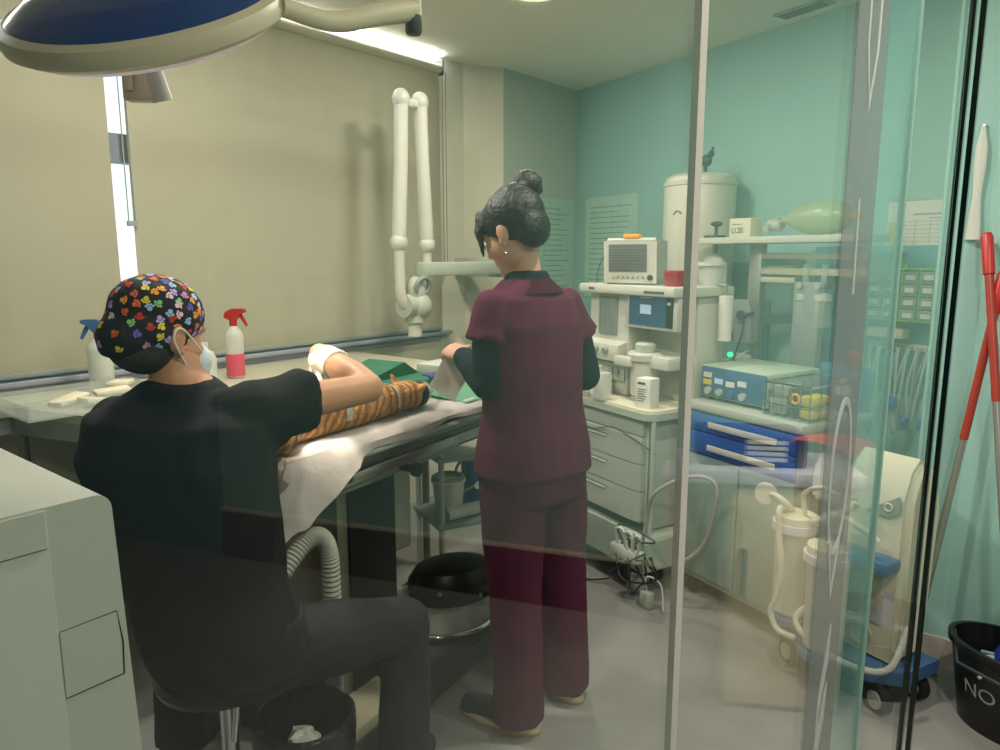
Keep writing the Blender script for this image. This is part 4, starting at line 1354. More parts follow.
for i, (z0, z1) in enumerate(((0.575, 0.690), (0.455, 0.570), (0.318, 0.450))):
    m = M(); m.prism([(-0.60, 0.019), (-0.60, -0.004), (-0.57, -0.014), (-0.06, -0.014), (0.0, -0.004), (0.0, 0.019)], z0, z1, 'xy'); d = obj('drawer', m, 'offwhite', t)
    m = M(); m.prism([(-0.54, z1 - 0.018), (-0.24, z1 - 0.018), (-0.20, z1 - 0.024), (-0.24, z1 - 0.030), (-0.54, z1 - 0.030)], -0.0165, -0.0141); g_ = obj('handle_recess', m, 'greypl', d)
    m = M(); m.box(-0.54, -0.22, -0.020, -0.0145, z1 - 0.037, z1 - 0.031, 0.002); obj('handle_lip', m, 'white', d)
m = M(); m.box(-0.60, 0.0, 0.0, 0.019, 0.695, 0.764, 0.004); obj('upper_panel', m, 'offwhite', t)
m = M(); m.tube(catmull([(-0.46, -0.004, 0.762), (-0.40, -0.022, 0.69), (-0.30, -0.026, 0.675), (-0.18, -0.022, 0.705), (-0.06, -0.022, 0.69), (0.02, 0.0, 0.655), (0.03, 0.05, 0.62)]), 0.003, n=6); obj('cable', m, 'dkgrey', t)
# upper tower
m = M(); m.box(-0.55, -0.27, 0.14, 0.42, 0.8105, 1.275, 0.006); m.box(-0.27, 0.03, 0.26, 0.42, 0.8105, 1.275, 0.006); obj('tower', m, 'white', t)
m = M(); m.box(-0.580, 0.055, 0.09, 0.45, 1.276, 1.318, 0.008); obj('top_plate', m, 'white', t)
m = M(); m.box(-0.50, -0.46, 0.087, 0.0895, 1.292, 1.302); obj('maker_mark', m, 'ink', t)
m = M(); m.box(-0.12, 0.0, 0.087, 0.0895, 1.289, 1.299); obj('maker_mark', m, 'ink', t)
m = M(); m.box(-0.475, -0.345, 0.131, 0.139, 1.085, 1.262, 0.002); q = obj('flowmeter_window', m, 'greypl', t)
for i in range(4):
    m = M(); x = -0.455 + 0.031 * i; m.cyl((x, 0.126, 1.092), (x, 0.126, 1.255), 0.008, n=12); obj('flow_tube', m, 'clearglass', q)
m = M(); m.prism([(0.14, 1.06), (0.085, 1.045), (0.075, 1.0), (0.085, 0.972), (0.14, 0.965)], -0.545, -0.275, 'yz'); pn = obj('knob_panel', m, 'white', t)
for x in (-0.42, -0.35):
    m = M(); m.cyl((x, 0.082, 1.02), (x, 0.062, 1.017), 0.017, 0.015, n=18); obj('knob', m, 'greypl', pn)
m = M(); m.box(-0.54, -0.28, 0.128, 0.1395, 0.875, 0.955, 0.003); pn = obj('gauge_panel', m, 'offwhite', t)
for x in (-0.48, -0.36, -0.32):
    m = M(); m.cyl((x, 0.127, 0.92), (x, 0.112, 0.92), 0.014, n=16); obj('gauge', m, 'greypl', pn)
# screen
m = M(); m.box(-0.272, 0.045, 0.125, 0.17, 1.132, 1.282, 0.006); sc = obj('display_housing', m, 'white', t)
m = M(); m.box(-0.250, -0.018, 0.1215, 0.1245, 1.146, 1.274); scr = obj('display', m, 'screenblue', sc)
m = M(); m.box(-0.176, -0.108, 0.1195, 0.1212, 1.198, 1.238); obj('display_window', m, 'screenbox', scr)
m = M(); m.box(-0.016, 0.022, 0.1215, 0.1245, 1.146, 1.274); kp = obj('key_strip', m, 'black', sc)
m = M(); m.box(-0.008, 0.010, 0.118, 0.1212, 1.242, 1.254); obj('key', m, 'card', kp)
m = M(); m.box(-0.18, -0.10, 0.1195, 0.1212, 1.266, 1.271); obj('display_heading', m, 'white', scr)
# absorber and vaporiser
m = M(); m.lathe([(0, 0.84), (0.060, 0.84), (0.062, 0.85), (0.062, 0.99), (0.075, 0.995), (0.078, 1.02), (0.07, 1.03), (0, 1.03)], (-0.155, 0.14, 0), n=28); ab = obj('absorber', m, 'white', t)
m = M(); m.lathe([(0, 1.031), (0.046, 1.031), (0.046, 1.062), (0.036, 1.07), (0, 1.07)], (-0.155, 0.14, 0), n=22); obj('absorber_knob', m, 'offwhite', ab)
m = M(); m.lathe([(0, 0.811), (0.056, 0.811), (0.058, 0.839), (0, 0.8395)], (-0.155, 0.14, 0), n=24); obj('absorber_canister', m, 'clear', ab)
m = M(); m.box(-0.12, 0.02, 0.11, 0.25, 0.965, 1.02, 0.01); obj('valve_block', m, 'white', t)
m = M(); m.ell((-0.205, 0.070, 0.985), (0.028, 0.010, 0.014)); obj('purple_badge', m, mat('purple', '#8c3a86', 0.4), t)
m = M(); m.box(-0.27, -0.16, 0.055, 0.105, 0.965, 1.005, 0.006); obj('vaporiser_head', m, 'white', t)
for (x, y) in ((0.0, 0.0), (0.0, 0.40), (-0.56, 0.0), (-0.56, 0.40)):
    m = M(); m.cyl((x - 0.016, y, 0.05), (x + 0.016, y, 0.05), 0.05, n=26); cs = obj('caster', m, 'greypl', t)
    m = M(); m.cyl((x - 0.022, y, 0.05), (x + 0.022, y, 0.05), 0.034, n=24); obj('hub_cap', m, 'white', cs)
m = M(); m.cyl((0.042, 0.02, 0.28), (0.042, 0.02, 0.768), 0.011, n=12); obj('side_post', m, 'offwhite', t)


def onM(x, y, z):
    return MA(x, y, z)


# monitor
t = thing('patient_monitor', 'small white patient monitor with orange alarm light on top of the anaesthesia machine', 'monitor', MA(-0.285, 0.17, 1.3185), A_T + 0.42)
t.scale = (0.86, 0.80, 0.96)
m = M(); m.prism([(-0.03, 0.0), (-0.045, 0.205), (-0.03, 0.215), (0.13, 0.20), (0.14, 0.02), (0.13, 0.0)], -0.135, 0.135, 'yz'); obj('housing', m, 'offwhite', t)
m = M(); m.prism([(-0.037, 0.008), (-0.052, 0.200), (-0.058, 0.200), (-0.044, 0.008)], -0.148, 0.148, 'yz'); bz = obj('bezel', m, 'white', t)
m = M(); m.prism([(-0.0500, 0.060), (-0.0585, 0.185), (-0.0600, 0.185), (-0.0515, 0.060)], -0.118, 0.095, 'yz'); obj('display', m, 'screen', bz)
m = M()
for i in range(8):
    z_ = 0.075 + i * 0.013
    m.box(-0.11, 0.05 + 0.02 * (i % 3), -0.0625 - (z_ - .06) * .066, -0.0605 - (z_ - .06) * .066, z_, z_ + 0.0025)
obj('trace_lines', m, mat('trace_grey', '#858782', 0.4), bz)
for i in range(7):
    m = M(); m.box(-0.10 + 0.028 * i, -0.085 + 0.028 * i, -0.053, -0.047, 0.028, 0.040, 0.002); obj('button', m, 'greypl' if i else 'yellow', bz)
m = M(); m.cyl((0.115, -0.046, 0.034), (0.115, -0.060, 0.034), 0.013, n=18); obj('dial', m, 'dkgrey', bz)
m = M(); m.box(-0.045, 0.045, -0.045, 0.0, 0.2135, 0.232, 0.006); obj('alarm_light', m, 'orange', t)
m = M(); m.tube(catmull([(-0.136, 0.06, 0.10), (-0.16, 0.04, 0.12), (-0.17, 0.02, 0.05), (-0.165, 0.0, 0.004)]), 0.0028, n=6); m.tube(catmull([(-0.136, 0.08, 0.08), (-0.19, 0.05, 0.13), (-0.215, 0.02, 0.06), (-0.21, 0.0, 0.004)]), 0.0028, n=6); obj('lead_wire', m, 'dkgrey', t)

t = thing('sharps_tub', 'small red tub beside the patient monitor', 'tub', MA(-0.055, 0.20, 1.3185), A_T)
m = M(); m.lathe([(0, 0), (0.040, 0), (0.046, 0.055), (0.040, 0.055), (0.036, 0.006), (0, 0.006)], n=24); obj('tub_body', m, mat('translucent_red', '#a02735', 0.2), t)
m = M(); m.lathe([(0, 0.0555), (0.050, 0.0555), (0.050, 0.066), (0, 0.066)], n=24); obj('lid', m, 'red', t)
t = thing('clear_jar', 'translucent white lidded jar right of the red tub', 'jar', MA(-0.01, 0.37, 1.3185), A_T)
m = M(); m.lathe([(0, 0), (0.048, 0), (0.055, 0.085), (0, 0.085)], n=26); obj('jar_body', m, 'milky', t)
m = M(); m.lathe([(0, 0.0855), (0.066, 0.0855), (0.066, 0.100), (0, 0.100)], n=26); obj('lid', m, 'white', t)
t = thing('paper_roll', 'white paper roll hanging at the right side of the anaesthesia machine', 'paper roll', MA(0.09, 0.36, 1.09), A_T)
m = M(); m.lathe([(0.008, 0), (0.028, 0), (0.030, 0.19), (0.008, 0.19)], n=20); obj('roll', m, 'paper', t)
m = M(); m.cyl((0, 0, 0.191), (0, 0, 0.24), 0.005, n=8); m.cyl((0, 0, 0.236), (-0.05, 0.0, 0.236), 0.005, n=8); obj('hanger', m, 'alu', t)
for i, (dx, dy, lb) in enumerate(((0, 0, 'lowest of the stacked white trays on the anaesthesia work surface'), (0.004, 0.003, 'middle one of the stacked white trays on the anaesthesia work surface'), (-0.003, 0.002, 'topmost of the stacked white trays on the anaesthesia work surface'))):
    m = M(); m.box(-0.10, 0.10, -0.065, 0.065, 0, 0.024, 0.006); m.box(-0.106, 0.106, -0.07, 0.07, 0.019, 0.026, 0.003)
    tag(obj('plastic_tray', m, 'white', None, MA(-0.45 + dx, 0.05 + dy, 0.8105 + 0.0265 * i), A_T), lb, 'tray', 'stacked white trays')
t = thing('test_bottle', 'clear squared bottle in front of the absorber of the anaesthesia machine', 'bottle', MA(-0.285, 0.0, 0.8105), A_T)
m = M(); m.box(-0.045, 0.045, -0.03, 0.03, 0, 0.125, 0.010); obj('bottle', m, 'milky', t)
m = M(); m.cyl((-0.02, 0, 0.1255), (-0.02, 0, 0.150), 0.018, n=16); obj('cap', m, 'white', t)
m = M(); m.box(-0.036, -0.012, -0.0325, -0.0305, 0.02, 0.10); obj('paper_label', m, 'paper', t)
t = thing('medicine_carton', 'white printed carton standing right of the absorber', 'carton', MA(-0.045, 0.06, 0.8105), A_T + 0.25)
m = M(); m.box(-0.035, 0.035, -0.035, 0.035, 0, 0.125, 0.001); obj('carton', m, 'paper', t)
m = M(); m.box(-0.028, 0.010, -0.0362, -0.0352, 0.100, 0.110)
for i in range(6):
    m.box(-0.028, 0.018 - 0.006 * (i % 3), -0.0362, -0.0352, 0.078 - i * 0.010, 0.081 - i * 0.010)
obj('printed_text', m, 'ink', t)

# tray stand left of the machine with green items
t = thing('side_tray', 'white side tray with green clips behind the standing person', 'tray', MA(-0.60, -0.20, 0), A_T)
m = M(); m.box(-0.14, 0.14, -0.09, 0.10, 0.745, 0.76, 0.004); obj('tray_plate', m, 'paper', t)
m = M(); m.cyl((0, 0.0, 0.04), (0, 0.0, 0.744), 0.014, n=14); obj('stand', m, 'chrome', t)
m = M(); m.lathe([(0, 0.0), (0.12, 0.0), (0.12, 0.025), (0.02, 0.04), (0, 0.04)], n=28); obj('base', m, 'dkgrey', t)
m = M(); m.box(-0.06, 0.07, -0.05, 0.05, 0, 0.03, 0.008); m.ell((0.0, 0, 0.032), (0.05, 0.035, 0.018))
tag(obj('green_wrap', m, 'greensheet', None, MA(-0.575, -0.20, 0.7605), A_T), 'green cloth wrap on the white side tray', 'wrap')
m = M(); m.torus((0, 0, -0.055), 0.030, 0.008, ax=(0, 1, 0), a0=-PI / 2, a1=PI * 1.2); m.cyl((0.0, 0, -0.03), (0.01, 0.0, 0.0), 0.008)
tag(obj('green_clip', m, 'lime', None, MA(-0.50, -0.302, 0.745), A_T), 'bright green clip hanging from the edge of the white side tray', 'clip')

# ------------------------------------------------------------------ equipment cart with blue drawers
t = thing('equipment_cart', 'grey cart with blue drawers and pale bar handles right of the anaesthesia machine', 'cart', MA(0.362, 0.385, 0), A_T)
m = M(); m.box(-0.285, 0.26, -0.20, 0.20, 0.08, 0.815, 0.008); obj('carcass', m, 'greypl', t)
m = M(); m.box(-0.295, 0.272, -0.215, 0.215, 0.8155, 0.850, 0.008); obj('top', m, 'offwhite', t)
for (z0, z1) in ((0.735, 0.808), (0.640, 0.730)):
    m = M(); m.box(-0.278, 0.253, -0.216, -0.2005, z0, z1, 0.004); d = obj('drawer', m, 'drawerblue', t)
    m = M(); m.box(-0.15, 0.18, -0.235, -0.228, z0 + 0.025, z0 + 0.050, 0.003); m.box(-0.14, -0.12, -0.229, -0.2165, z0 + 0.03, z0 + 0.045); m.box(0.15, 0.17, -0.229, -0.2165, z0 + 0.03, z0 + 0.045); obj('handle', m, 'white', d)
m = M(); m.box(-0.278, -0.003, -0.212, -0.2005, 0.11, 0.632, 0.004); obj('door', m, mat('grey_green_panel', '#8aa39a', 0.5), t)
m = M(); m.box(0.003, 0.253, -0.212, -0.2005, 0.11, 0.632, 0.004); obj('door', m, mat('grey_green_panel', '#8aa39a', 0.5), t)
for (x, y) in ((-0.24, -0.16), (0.24, -0.16), (-0.24, 0.16), (0.24, 0.16)):
    m = M(); m.cyl((x - 0.014, y, 0.04), (x + 0.014, y, 0.04), 0.04, n=20); obj('caster', m, 'rubber', t)


def oc(x, y, z=0.8505):
    return MA(0.362 + x, 0.385 + y, z)


# electrosurgical unit
t = thing('electrosurgical_unit', 'flat box with blue front panel and sockets on the left of the cart', 'medical device', oc(-0.12, 0.02), A_T)
m = M(); m.box(-0.17, 0.17, -0.15, 0.17, 0.012, 0.145, 0.006); obj('housing', m, mat('pale_green_metal', '#b9c8b2', 0.5), t)
m = M(); m.box(-0.165, 0.165, -0.156, -0.1505, 0.018, 0.140, 0.002); fp = obj('front_panel', m, mat('panel_blue', '#3c6a90', 0.4), t)
for i, (x, z, c) in enumerate(((-0.13, 0.105, 'card'), (-0.13, 0.075, 'yellow'), (-0.07, 0.085, 'screenbox'), (-0.01, 0.08, 'paper'), (0.05, 0.09, 'paper'))):
    m = M(); m.box(x - 0.022, x + 0.022, -0.1585, -0.1565, z - 0.010, z + 0.012); obj('panel_label', m, c, fp)
for i in range(4):
    m = M(); m.cyl((-0.12 + 0.06 * i, -0.1565, 0.042), (-0.12 + 0.06 * i, -0.172, 0.042), 0.015, n=16); obj('socket', m, 'offwhite' if i != 2 else 'blueplastic', fp)
for (x, y) in ((-0.14, -0.12), (0.14, -0.12), (-0.14, 0.14), (0.14, 0.14)):
    m = M(); m.cyl((x, y, 0), (x, y, 0.0119), 0.012, n=12); obj('foot', m, 'rubber', t)
# wire basket
t = thing('wire_basket', 'wire basket of supplies at the right end of the cart top', 'basket', oc(0.180, -0.03), A_T)
m = M()
for z_ in (0.004, 0.05, 0.13):
    m.tube([(-0.115, -0.14, z_), (0.085, -0.14, z_), (0.085, 0.15, z_), (-0.115, 0.15, z_), (-0.115, -0.14, z_)], 0.0032 if z_ < 0.1 else 0.0045, n=6)
for i in range(6):
    x = -0.115 + 0.04 * i
    m.tube([(x, -0.14, 0.13), (x, -0.14, 0.004), (x, 0.15, 0.004), (x, 0.15, 0.13)], 0.0024, n=5)
for i in range(6):
    y = -0.14 + 0.058 * i
    m.tube([(-0.115, y, 0.13), (-0.115, y, 0.004), (0.085, y, 0.004), (0.085, y, 0.13)], 0.0024, n=5)
obj('wire_frame', m, 'chrome', t)


def small(name, shape, m_, x, y, z, label, cat, rz=0.0, grp=None):
    return tag(obj(name, shape, m_, None, oc(x, y, z), A_T + rz), label, cat, grp)


z0 = 0.8505 + 0.009
small('instrument_box', M().box(-0.045, 0.030, -0.05, 0.05, 0, 0.06, 0.005), 'greypl', 0.120, -0.10, z0, 'grey instrument box at the left of the wire basket', 'box')
small('instrument_box', M().box(-0.04, 0.03, -0.045, 0.045, 0, 0.045, 0.005), 'hose', 0.120, -0.10, z0 + 0.062, 'grey instrument case on top of the grey box in the wire basket', 'box')
t = thing('black_device', 'small black device with an orange ring in the wire basket', 'device', oc(0.182, -0.125, z0), A_T)
m = M(); m.box(-0.030, 0.030, -0.015, 0.08, 0, 0.10, 0.006); obj('device_body', m, 'dkgrey', t)
m = M(); m.torus((0.0, -0.018, 0.068), 0.017, 0.0045, ax=(0, 1, 0)); obj('orange_ring', m, 'orange', t)
for z_, lb in ((z0, 'lower of the two yellow wipe packets in the wire basket'), (z0 + 0.044, 'upper of the two yellow wipe packets in the wire basket')):
    m = M(); m.box(-0.036, 0.030, -0.05, 0.05, 0, 0.042, 0.014)
    small('wipe_packet', m, 'yellow', 0.236, -0.10, z_, lb, 'packet', grp='yellow wipe packets')
spray('spray_bottle', oc(0.215, 0.160), A_T + 2.6, 'blueplastic', 'red', 'blue spray bottle with a red trigger behind the wire basket', None, 0.17, 0.034)
m = M(); m.prism([(-0.10, 0.0), (0.11, 0.0), (0.12, 0.15), (0.10, 0.17), (-0.10, 0.17)], -0.008, 0.008)
small('backing_tray', m, mat('teal_blue_plastic', '#4b8aa6', 0.4), 0.14, 0.205, 0.8505, 'teal blue tray standing upright at the back of the cart', 'tray')
t = thing('spray_can', 'blue and white spray can at the right end of the cart', 'can', oc(0.32, -0.155, 0.8505), A_T)
t.location = MA(0.608, 0.43, 0.8505)
m = M(); m.lathe([(0, 0), (0.024, 0), (0.025, 0.11), (0.018, 0.125), (0, 0.125)], n=20); obj('can_body', m, 'paper', t)
m = M(); m.lathe([(0.0, 0.025), (0.0256, 0.025), (0.0256, 0.085), (0, 0.085)], n=20); obj('blue_wrap', m, 'blueplastic', t)
m = M(); m.lathe([(0, 0.1255), (0.014, 0.1255), (0.014, 0.145), (0, 0.145)], n=16); obj('cap', m, 'white', t)

# cable and plug bundle at machine's right
t = thing('power_strip', 'white power strip with plugs hanging in a tangle of black cables by the machine caster', 'power strip', MA(0.045, -0.075, 0.20), A_T)
m = M(); m.box(-0.12, 0.05, -0.03, 0.03, -0.02, 0.03, 0.010); obj('socket_block', m, 'white', t)
m = M()
rnd = random.Random(5)
for i in range(7):
    a = [(-0.08 + 0.03 * i, 0, 0.03)]
    for k in range(4):
        a.append((rnd.uniform(-0.10, 0.12), rnd.uniform(-0.05, 0.04), rnd.uniform(-0.14, 0.12)))
    m.tube(catmull(a, 6), 0.0042, n=6)
obj('cable_tangle', m, 'black', t)
m = M()
for i in range(3):
    m.tube(catmull([(-0.09 + 0.05 * i, -0.01, 0.03), (-0.08 + 0.06 * i, -0.03, 0.10), (-0.03 + 0.05 * i, -0.03, 0.11), (-0.01 + 0.03 * i, -0.02, 0.03)], 6), 0.006, n=7)
obj('white_cable', m, 'whitehose', t)
t = thing('power_adapter', 'white power adapter plug on the floor by the machine caster', 'plug', MA(0.12, -0.06, 0.05), A_T)
m = M(); m.box(-0.025, 0.03, -0.02, 0.02, -0.0495, 0.02, 0.008); obj('plug_body', m, 'offwhite', t)
m = M(); m.tube(catmull([(0, 0, 0.02), (0.01, -0.01, 0.09), (0.05, 0.03, 0.06), (0.08, 0.02, -0.044)]), 0.004, n=6); obj('cord', m, 'whitehose', t)
m = M(); m.tube(catmull([MA(0.07, -0.06, 0.18), MA(0.085, -0.04, 0.36), MA(0.14, -0.05, 0.50), MA(0.25, 0.02, 0.585), MA(0.33, 0.07, 0.58), MA(0.36, 0.06, 0.50), MA(0.32, 0.04, 0.32), MA(0.22, 0.0, 0.20)], 8), 0.008, n=8)
tag(obj('looped_hose', m, 'hose', world=True), 'pale grey hose looping up from the cable tangle in front of the cart', 'hose')
m = M(); m.tube(catmull([MA(-0.12, -0.06, 0.03), MA(-0.20, -0.12, 0.008), MA(-0.32, -0.15, 0.008), MA(-0.44, -0.13, 0.008)], 8), 0.004, n=6)
tag(obj('floor_cable', m, 'black', world=True), 'black cable lying on the floor in front of the anaesthesia machine', 'cable')

# ------------------------------------------------------------------ turquoise wall fittings


def onT(x, y, z):
    return TW(x, y, z)


# notices
def notice(loc, rz, w_, h_, label, grp=None, dark=False):
    t = thing('wall_notice', label, 'notice', loc, rz, grp)
    m = M(); m.box(-w_ / 2, w_ / 2, -0.004, -0.001, 0, h_); obj('sheet', m, mat('notice_sheet', '#b4d2c2', 0.35), t)
    m = M()
    rnd = random.Random(int(w_ * 1000))
    for i in range(int(h_ / 0.034) - 2):
        L = rnd.uniform(0.5, 0.82)
        m.box(-w_ * 0.40, -w_ * 0.40 + w_ * L, -0.0055, -0.0042, h_ - 0.07 - i * 0.034, h_ - 0.064 - i * 0.034)
    obj('printed_lines', m, mat('pale_print', '#7fa898', 0.6), t)
    return t


notice(TW(0.38, 0, 1.17), A_T, 0.53, 0.66, 'pale notice sheet with printed lines on the turquoise wall left of the water heater')
notice(BW(0.97, -0.158, 1.20), A_B + 0.03, 0.42, 0.62, 'pale notice sheet behind the hair of the standing person')

# water heater
t = thing('water_heater', 'white wall mounted water heater with a dark valve on top', 'water heater', TW(1.34, -0.192, 1.245), A_T)
m = M(); m.lathe([(0, 0.0), (0.12, 0.0), (0.172, 0.02), (0.185, 0.05), (0.185, 0.57), (0.178, 0.60), (0.15, 0.618), (0, 0.622)], n=40); obj('tank', m, 'heater', t)
m = M(); m.lathe([(0.1852, 0.555), (0.190, 0.56), (0.190, 0.575), (0.1852, 0.58)], n=40); obj('top_band', m, 'white', t)
m = M(); m.box(-0.06, 0.06, 0.17, 0.189, 0.1, 0.5); obj('wall_bracket', m, 'alu', t)
m = M(); m.torus((0.03, -0.186, 0.40), 0.028, 0.004, ax=(0, 1, 0), a0=0.3, a1=2.6); obj('badge', m, 'greypl', t)
m = M()
m.cyl((0.05, -0.02, 0.62), (0.05, -0.02, 0.655), 0.010, n=10)
m.ell((0.055, -0.02, 0.685), (0.034, 0.022, 0.032)); m.ell((0.085, -0.02, 0.715), (0.018, 0.014, 0.018)); m.cyl((0.092, -0.02, 0.72), (0.095, -0.02, 0.748), 0.007, n=8)
m.tube([(0.04, -0.02, 0.675), (-0.02, -0.03, 0.645), (-0.05, -0.03, 0.625)], [0.012, 0.009, 0.006], n=8)
obj('valve', m, 'bird', t)

# wall gas column with rails, shelf
t = thing('wall_shelf_column', 'grey wall column with horizontal rails and a white shelf on the turquoise wall', 'wall rail', TW(1.83, -0.30, 0), A_T)
m = M(); m.box(-0.035, 0.035, -0.02, 0.02, 0.80, 1.50, 0.004); m.box(-0.03, 0.03, 0.02, 0.299, 1.12, 1.17); m.box(-0.03, 0.03, 0.02, 0.299, 1.40, 1.44); obj('post', m, 'alu', t)
m = M(); m.box(-0.28, 0.56, -0.13, 0.13, 1.502, 1.532, 0.004); obj('shelf_board', m, 'white', t)
for (z0, z1, x1) in ((1.432, 1.458, 0.56), (1.362, 1.392, 0.56), (1.325, 1.350, 0.22)):
    m = M(); m.box(0.036, x1, -0.02, -0.008, z0, z1, 0.003); obj('rail', m, 'beige', t)
m = M(); m.box(0.50, 0.54, -0.007, 0.298, 1.34, 1.46); obj('rail_bracket', m, 'alu', t)
m = M(); m.box(0.10, 0.75, 0.285, 0.2985, 0.85, 1.49, 0.004); obj('back_panel', m, 'deep_teal', t)
m = M(); m.box(0.25, 0.38, -0.06, -0.021, 0.90, 1.335, 0.006); obj('supply_box', m, 'greypl', t)
m = M(); m.box(0.44, 0.60, 0.20, 0.26, 1.10, 1.14, 0.003); obj('lower_rail', m, 'beige', t)
# back board behind bag
m = M(); m.box(1.50, 1.68, -0.02, -0.001, 0.70, 1.22, 0.003)
tag(obj('blue_board', m, 'deep_teal', None, TW(0, 0, 0), A_T), 'dark teal board on the wall behind the hanging breathing bag', 'board')

# things on shelf
SZ = 1.5325
t = thing('label_card_box', 'small cream box with handwriting on the white wall shelf', 'box', TW(1.797, -0.37, SZ), A_T)
m = M(); m.box(-0.062, 0.062, -0.03, 0.05, 0, 0.085, 0.004); obj('box_body', m, 'card', t)


def text(body, size, name, m_, parent, M4):
    cu = bpy.data.curves.new(name, 'FONT')
    cu.body = body
    cu.size = size
    cu.align_x = 'CENTER'
    cu.extrude = 0.0006
    tmp = bpy.data.objects.new('tmp', cu)
    COL.objects.link(tmp)
    me = bpy.data.meshes.new_from_object(tmp.evaluated_get(bpy.context.evaluated_depsgraph_get()))
    bpy.data.objects.remove(tmp)
    me.transform(M4)
    me.materials.clear()
    return obj(name, None, m_, parent, mesh=me)


UP = Matrix.Rotation(PI / 2, 4, 'X')
text('U.20', 0.036, 'handwriting', 'ink', t, Matrix.Translation((-0.012, -0.0312, 0.018)) @ UP)
m = M(); m.tube([(-0.044 + 0.006 * i, -0.0312, 0.056 + 0.004 * (i % 2)) for i in range(10)], 0.0012, n=5); obj('scribble', m, 'ink', t)

t = thing('resuscitator_bag', 'translucent pale green resuscitator bag lying on the white wall shelf', 'resuscitator', TW(2.10, -0.31, SZ), A_T)
m = M(); m.lathe([(0.0, -0.165), (0.020, -0.165), (0.022, -0.14), (0.040, -0.11), (0.060, -0.06), (0.070, 0.0), (0.072, 0.06), (0.062, 0.12), (0.036, 0.16), (0.018, 0.17), (0, 0.17)], (0.03, 0, 0.074), n=26, ax=(1, 0, 0)); obj('bag', m, mat('pale_green_silicone', '#b4c79c', 0.3, trans=0.25), t)
m = M(); m.lathe([(0, -0.035), (0.026, -0.035), (0.028, 0.02), (0.020, 0.03), (0, 0.03)], (-0.17, 0, 0.050), n=20, ax=(1, 0, 0)); m.cyl((-0.19, 0, 0.05), (-0.19, -0.05, 0.035), 0.016, n=16); m.cyl((-0.16, 0, 0.055), (-0.16, -0.01, 0.085), 0.012, n=14); obj('valve_head', m, 'offwhite', t)
m = M(); m.cyl((0.20, 0, 0.074), (0.235, 0, 0.074), 0.018, n=18); obj('inlet', m, 'yellow', t)
t = thing('black_fitting', 'small dark gas fitting at the left end of the white wall shelf', 'fitting', TW(1.62, -0.36, SZ), A_T)
m = M(); m.box(-0.05, 0.035, -0.03, 0.03, 0, 0.012, 0.003); obj('plate', m, 'dkgrey', t)
m = M(); m.cyl((0, 0, 0.0121), (0, 0, 0.055), 0.008, n=12); m.ell((0, 0, 0.066), (0.032, 0.025, 0.013)); obj('knob', m, 'dkgrey', t)

# hanging breathing bag
t = thing('breathing_bag', 'clear breathing bag hanging under the left end of the wall shelf', 'breathing bag', TW(1.60, -0.34, 1.50), A_T)
m = M(); m.cyl((0, 0, 0.0), (0, 0, -0.045), 0.012, n=14); obj('hanger', m, 'greypl', t)
bagp = [(0.02, -0.046), (0.055, -0.06), (0.072, -0.10), (0.078, -0.17), (0.070, -0.23), (0.045, -0.27), (0.018, -0.29)]
m = M(); m.rings([[Vector((r_ * math.cos(2 * PI * k / 20), 0.5 * r_ * math.sin(2 * PI * k / 20), z_)) for k in range(20)] for r_, z_ in bagp]); obj('bag', m, 'milky', t)
m = M(); m.torus((0, -0.035, -0.215), 0.055, 0.005, ax=(0, 1, 0.2), a0=0.3, a1=PI - 0.3); obj('fold_ring', m, 'white', t)
m = M(); m.cyl((0, 0, -0.291), (0, 0, -0.34), 0.020, n=14); obj('connector', m, 'blueplastic', t)
m = M(); m.tube(catmull([(0, 0, -0.341), (0.0, -0.02, -0.42), (0.03, -0.02, -0.445), (0.07, -0.02, -0.42), (0.15, -0.01, -0.33)]), 0.007, n=8); obj('tube', m, 'clear', t)
m = M(); m.tube(catmull([(-0.06, 0, -0.21), (-0.02, -0.02, -0.36), (0.02, -0.03, -0.50), (0.10, -0.03, -0.56), (0.24, 0.0, -0.50)]), 0.004, n=6); obj('thin_line', m, 'whitehose', t)

# infusion pump and handset on post
t = thing('infusion_pump', 'grey infusion pump clamped to the wall column', 'pump', TW(1.80, -0.345, 1.04), A_T)
m = M(); m.prism([(-0.085, 0.02), (-0.08, 0.16), (-0.05, 0.20), (0.05, 0.20), (0.07, 0.15), (0.07, 0.0), (-0.06, 0.0)], -0.03, 0.022); obj('housing', m, 'greypl', t)
m = M(); m.cyl((0.02, -0.031, 0.13), (0.02, -0.048, 0.13), 0.022, n=16); m.tube([(0.03, -0.035, 0.13), (0.085, -0.035, 0.145)], 0.009, n=8); obj('clamp_knob', m, 'dkgrey', t)
m = M(); m.box(-0.09, -0.03, -0.045, -0.0305, 0.01, 0.05, 0.004); obj('latch', m, 'dkgrey', t)
t = thing('remote_handset', 'pale handset with a blue display and a green light hanging on the wall column', 'handset', TW(1.80, -0.345, 0.75), A_T)
m = M(); m.box(-0.055, 0.055, -0.022, 0.022, 0.0, 0.235, 0.018); obj('housing', m, 'offwhite', t)
m = M(); m.box(-0.028, 0.028, -0.0245, -0.0225, 0.165, 0.205, 0.001); obj('display', m, 'blueplastic', t)
m = M(); m.cyl((-0.045, -0.02, 0.225), (-0.045, -0.032, 0.225), 0.012, n=14); obj('green_light', m, 'greenled', t)
for i in range(9):
    m = M(); x, z = -0.028 + 0.028 * (i % 3), 0.135 - 0.03 * (i // 3); m.box(x - 0.009, x + 0.009, -0.0255, -0.0225, z - 0.008, z + 0.008, 0.002); obj('button', m, 'greypl', t)
m = M(); m.tube(catmull([(0.03, -0.03, 0.39), (0.025, -0.045, 0.30), (-0.04, -0.05, 0.12), (-0.12, -0.04, 0.02)]), 0.005, n=7); obj('lead', m, 'dkgrey', t)


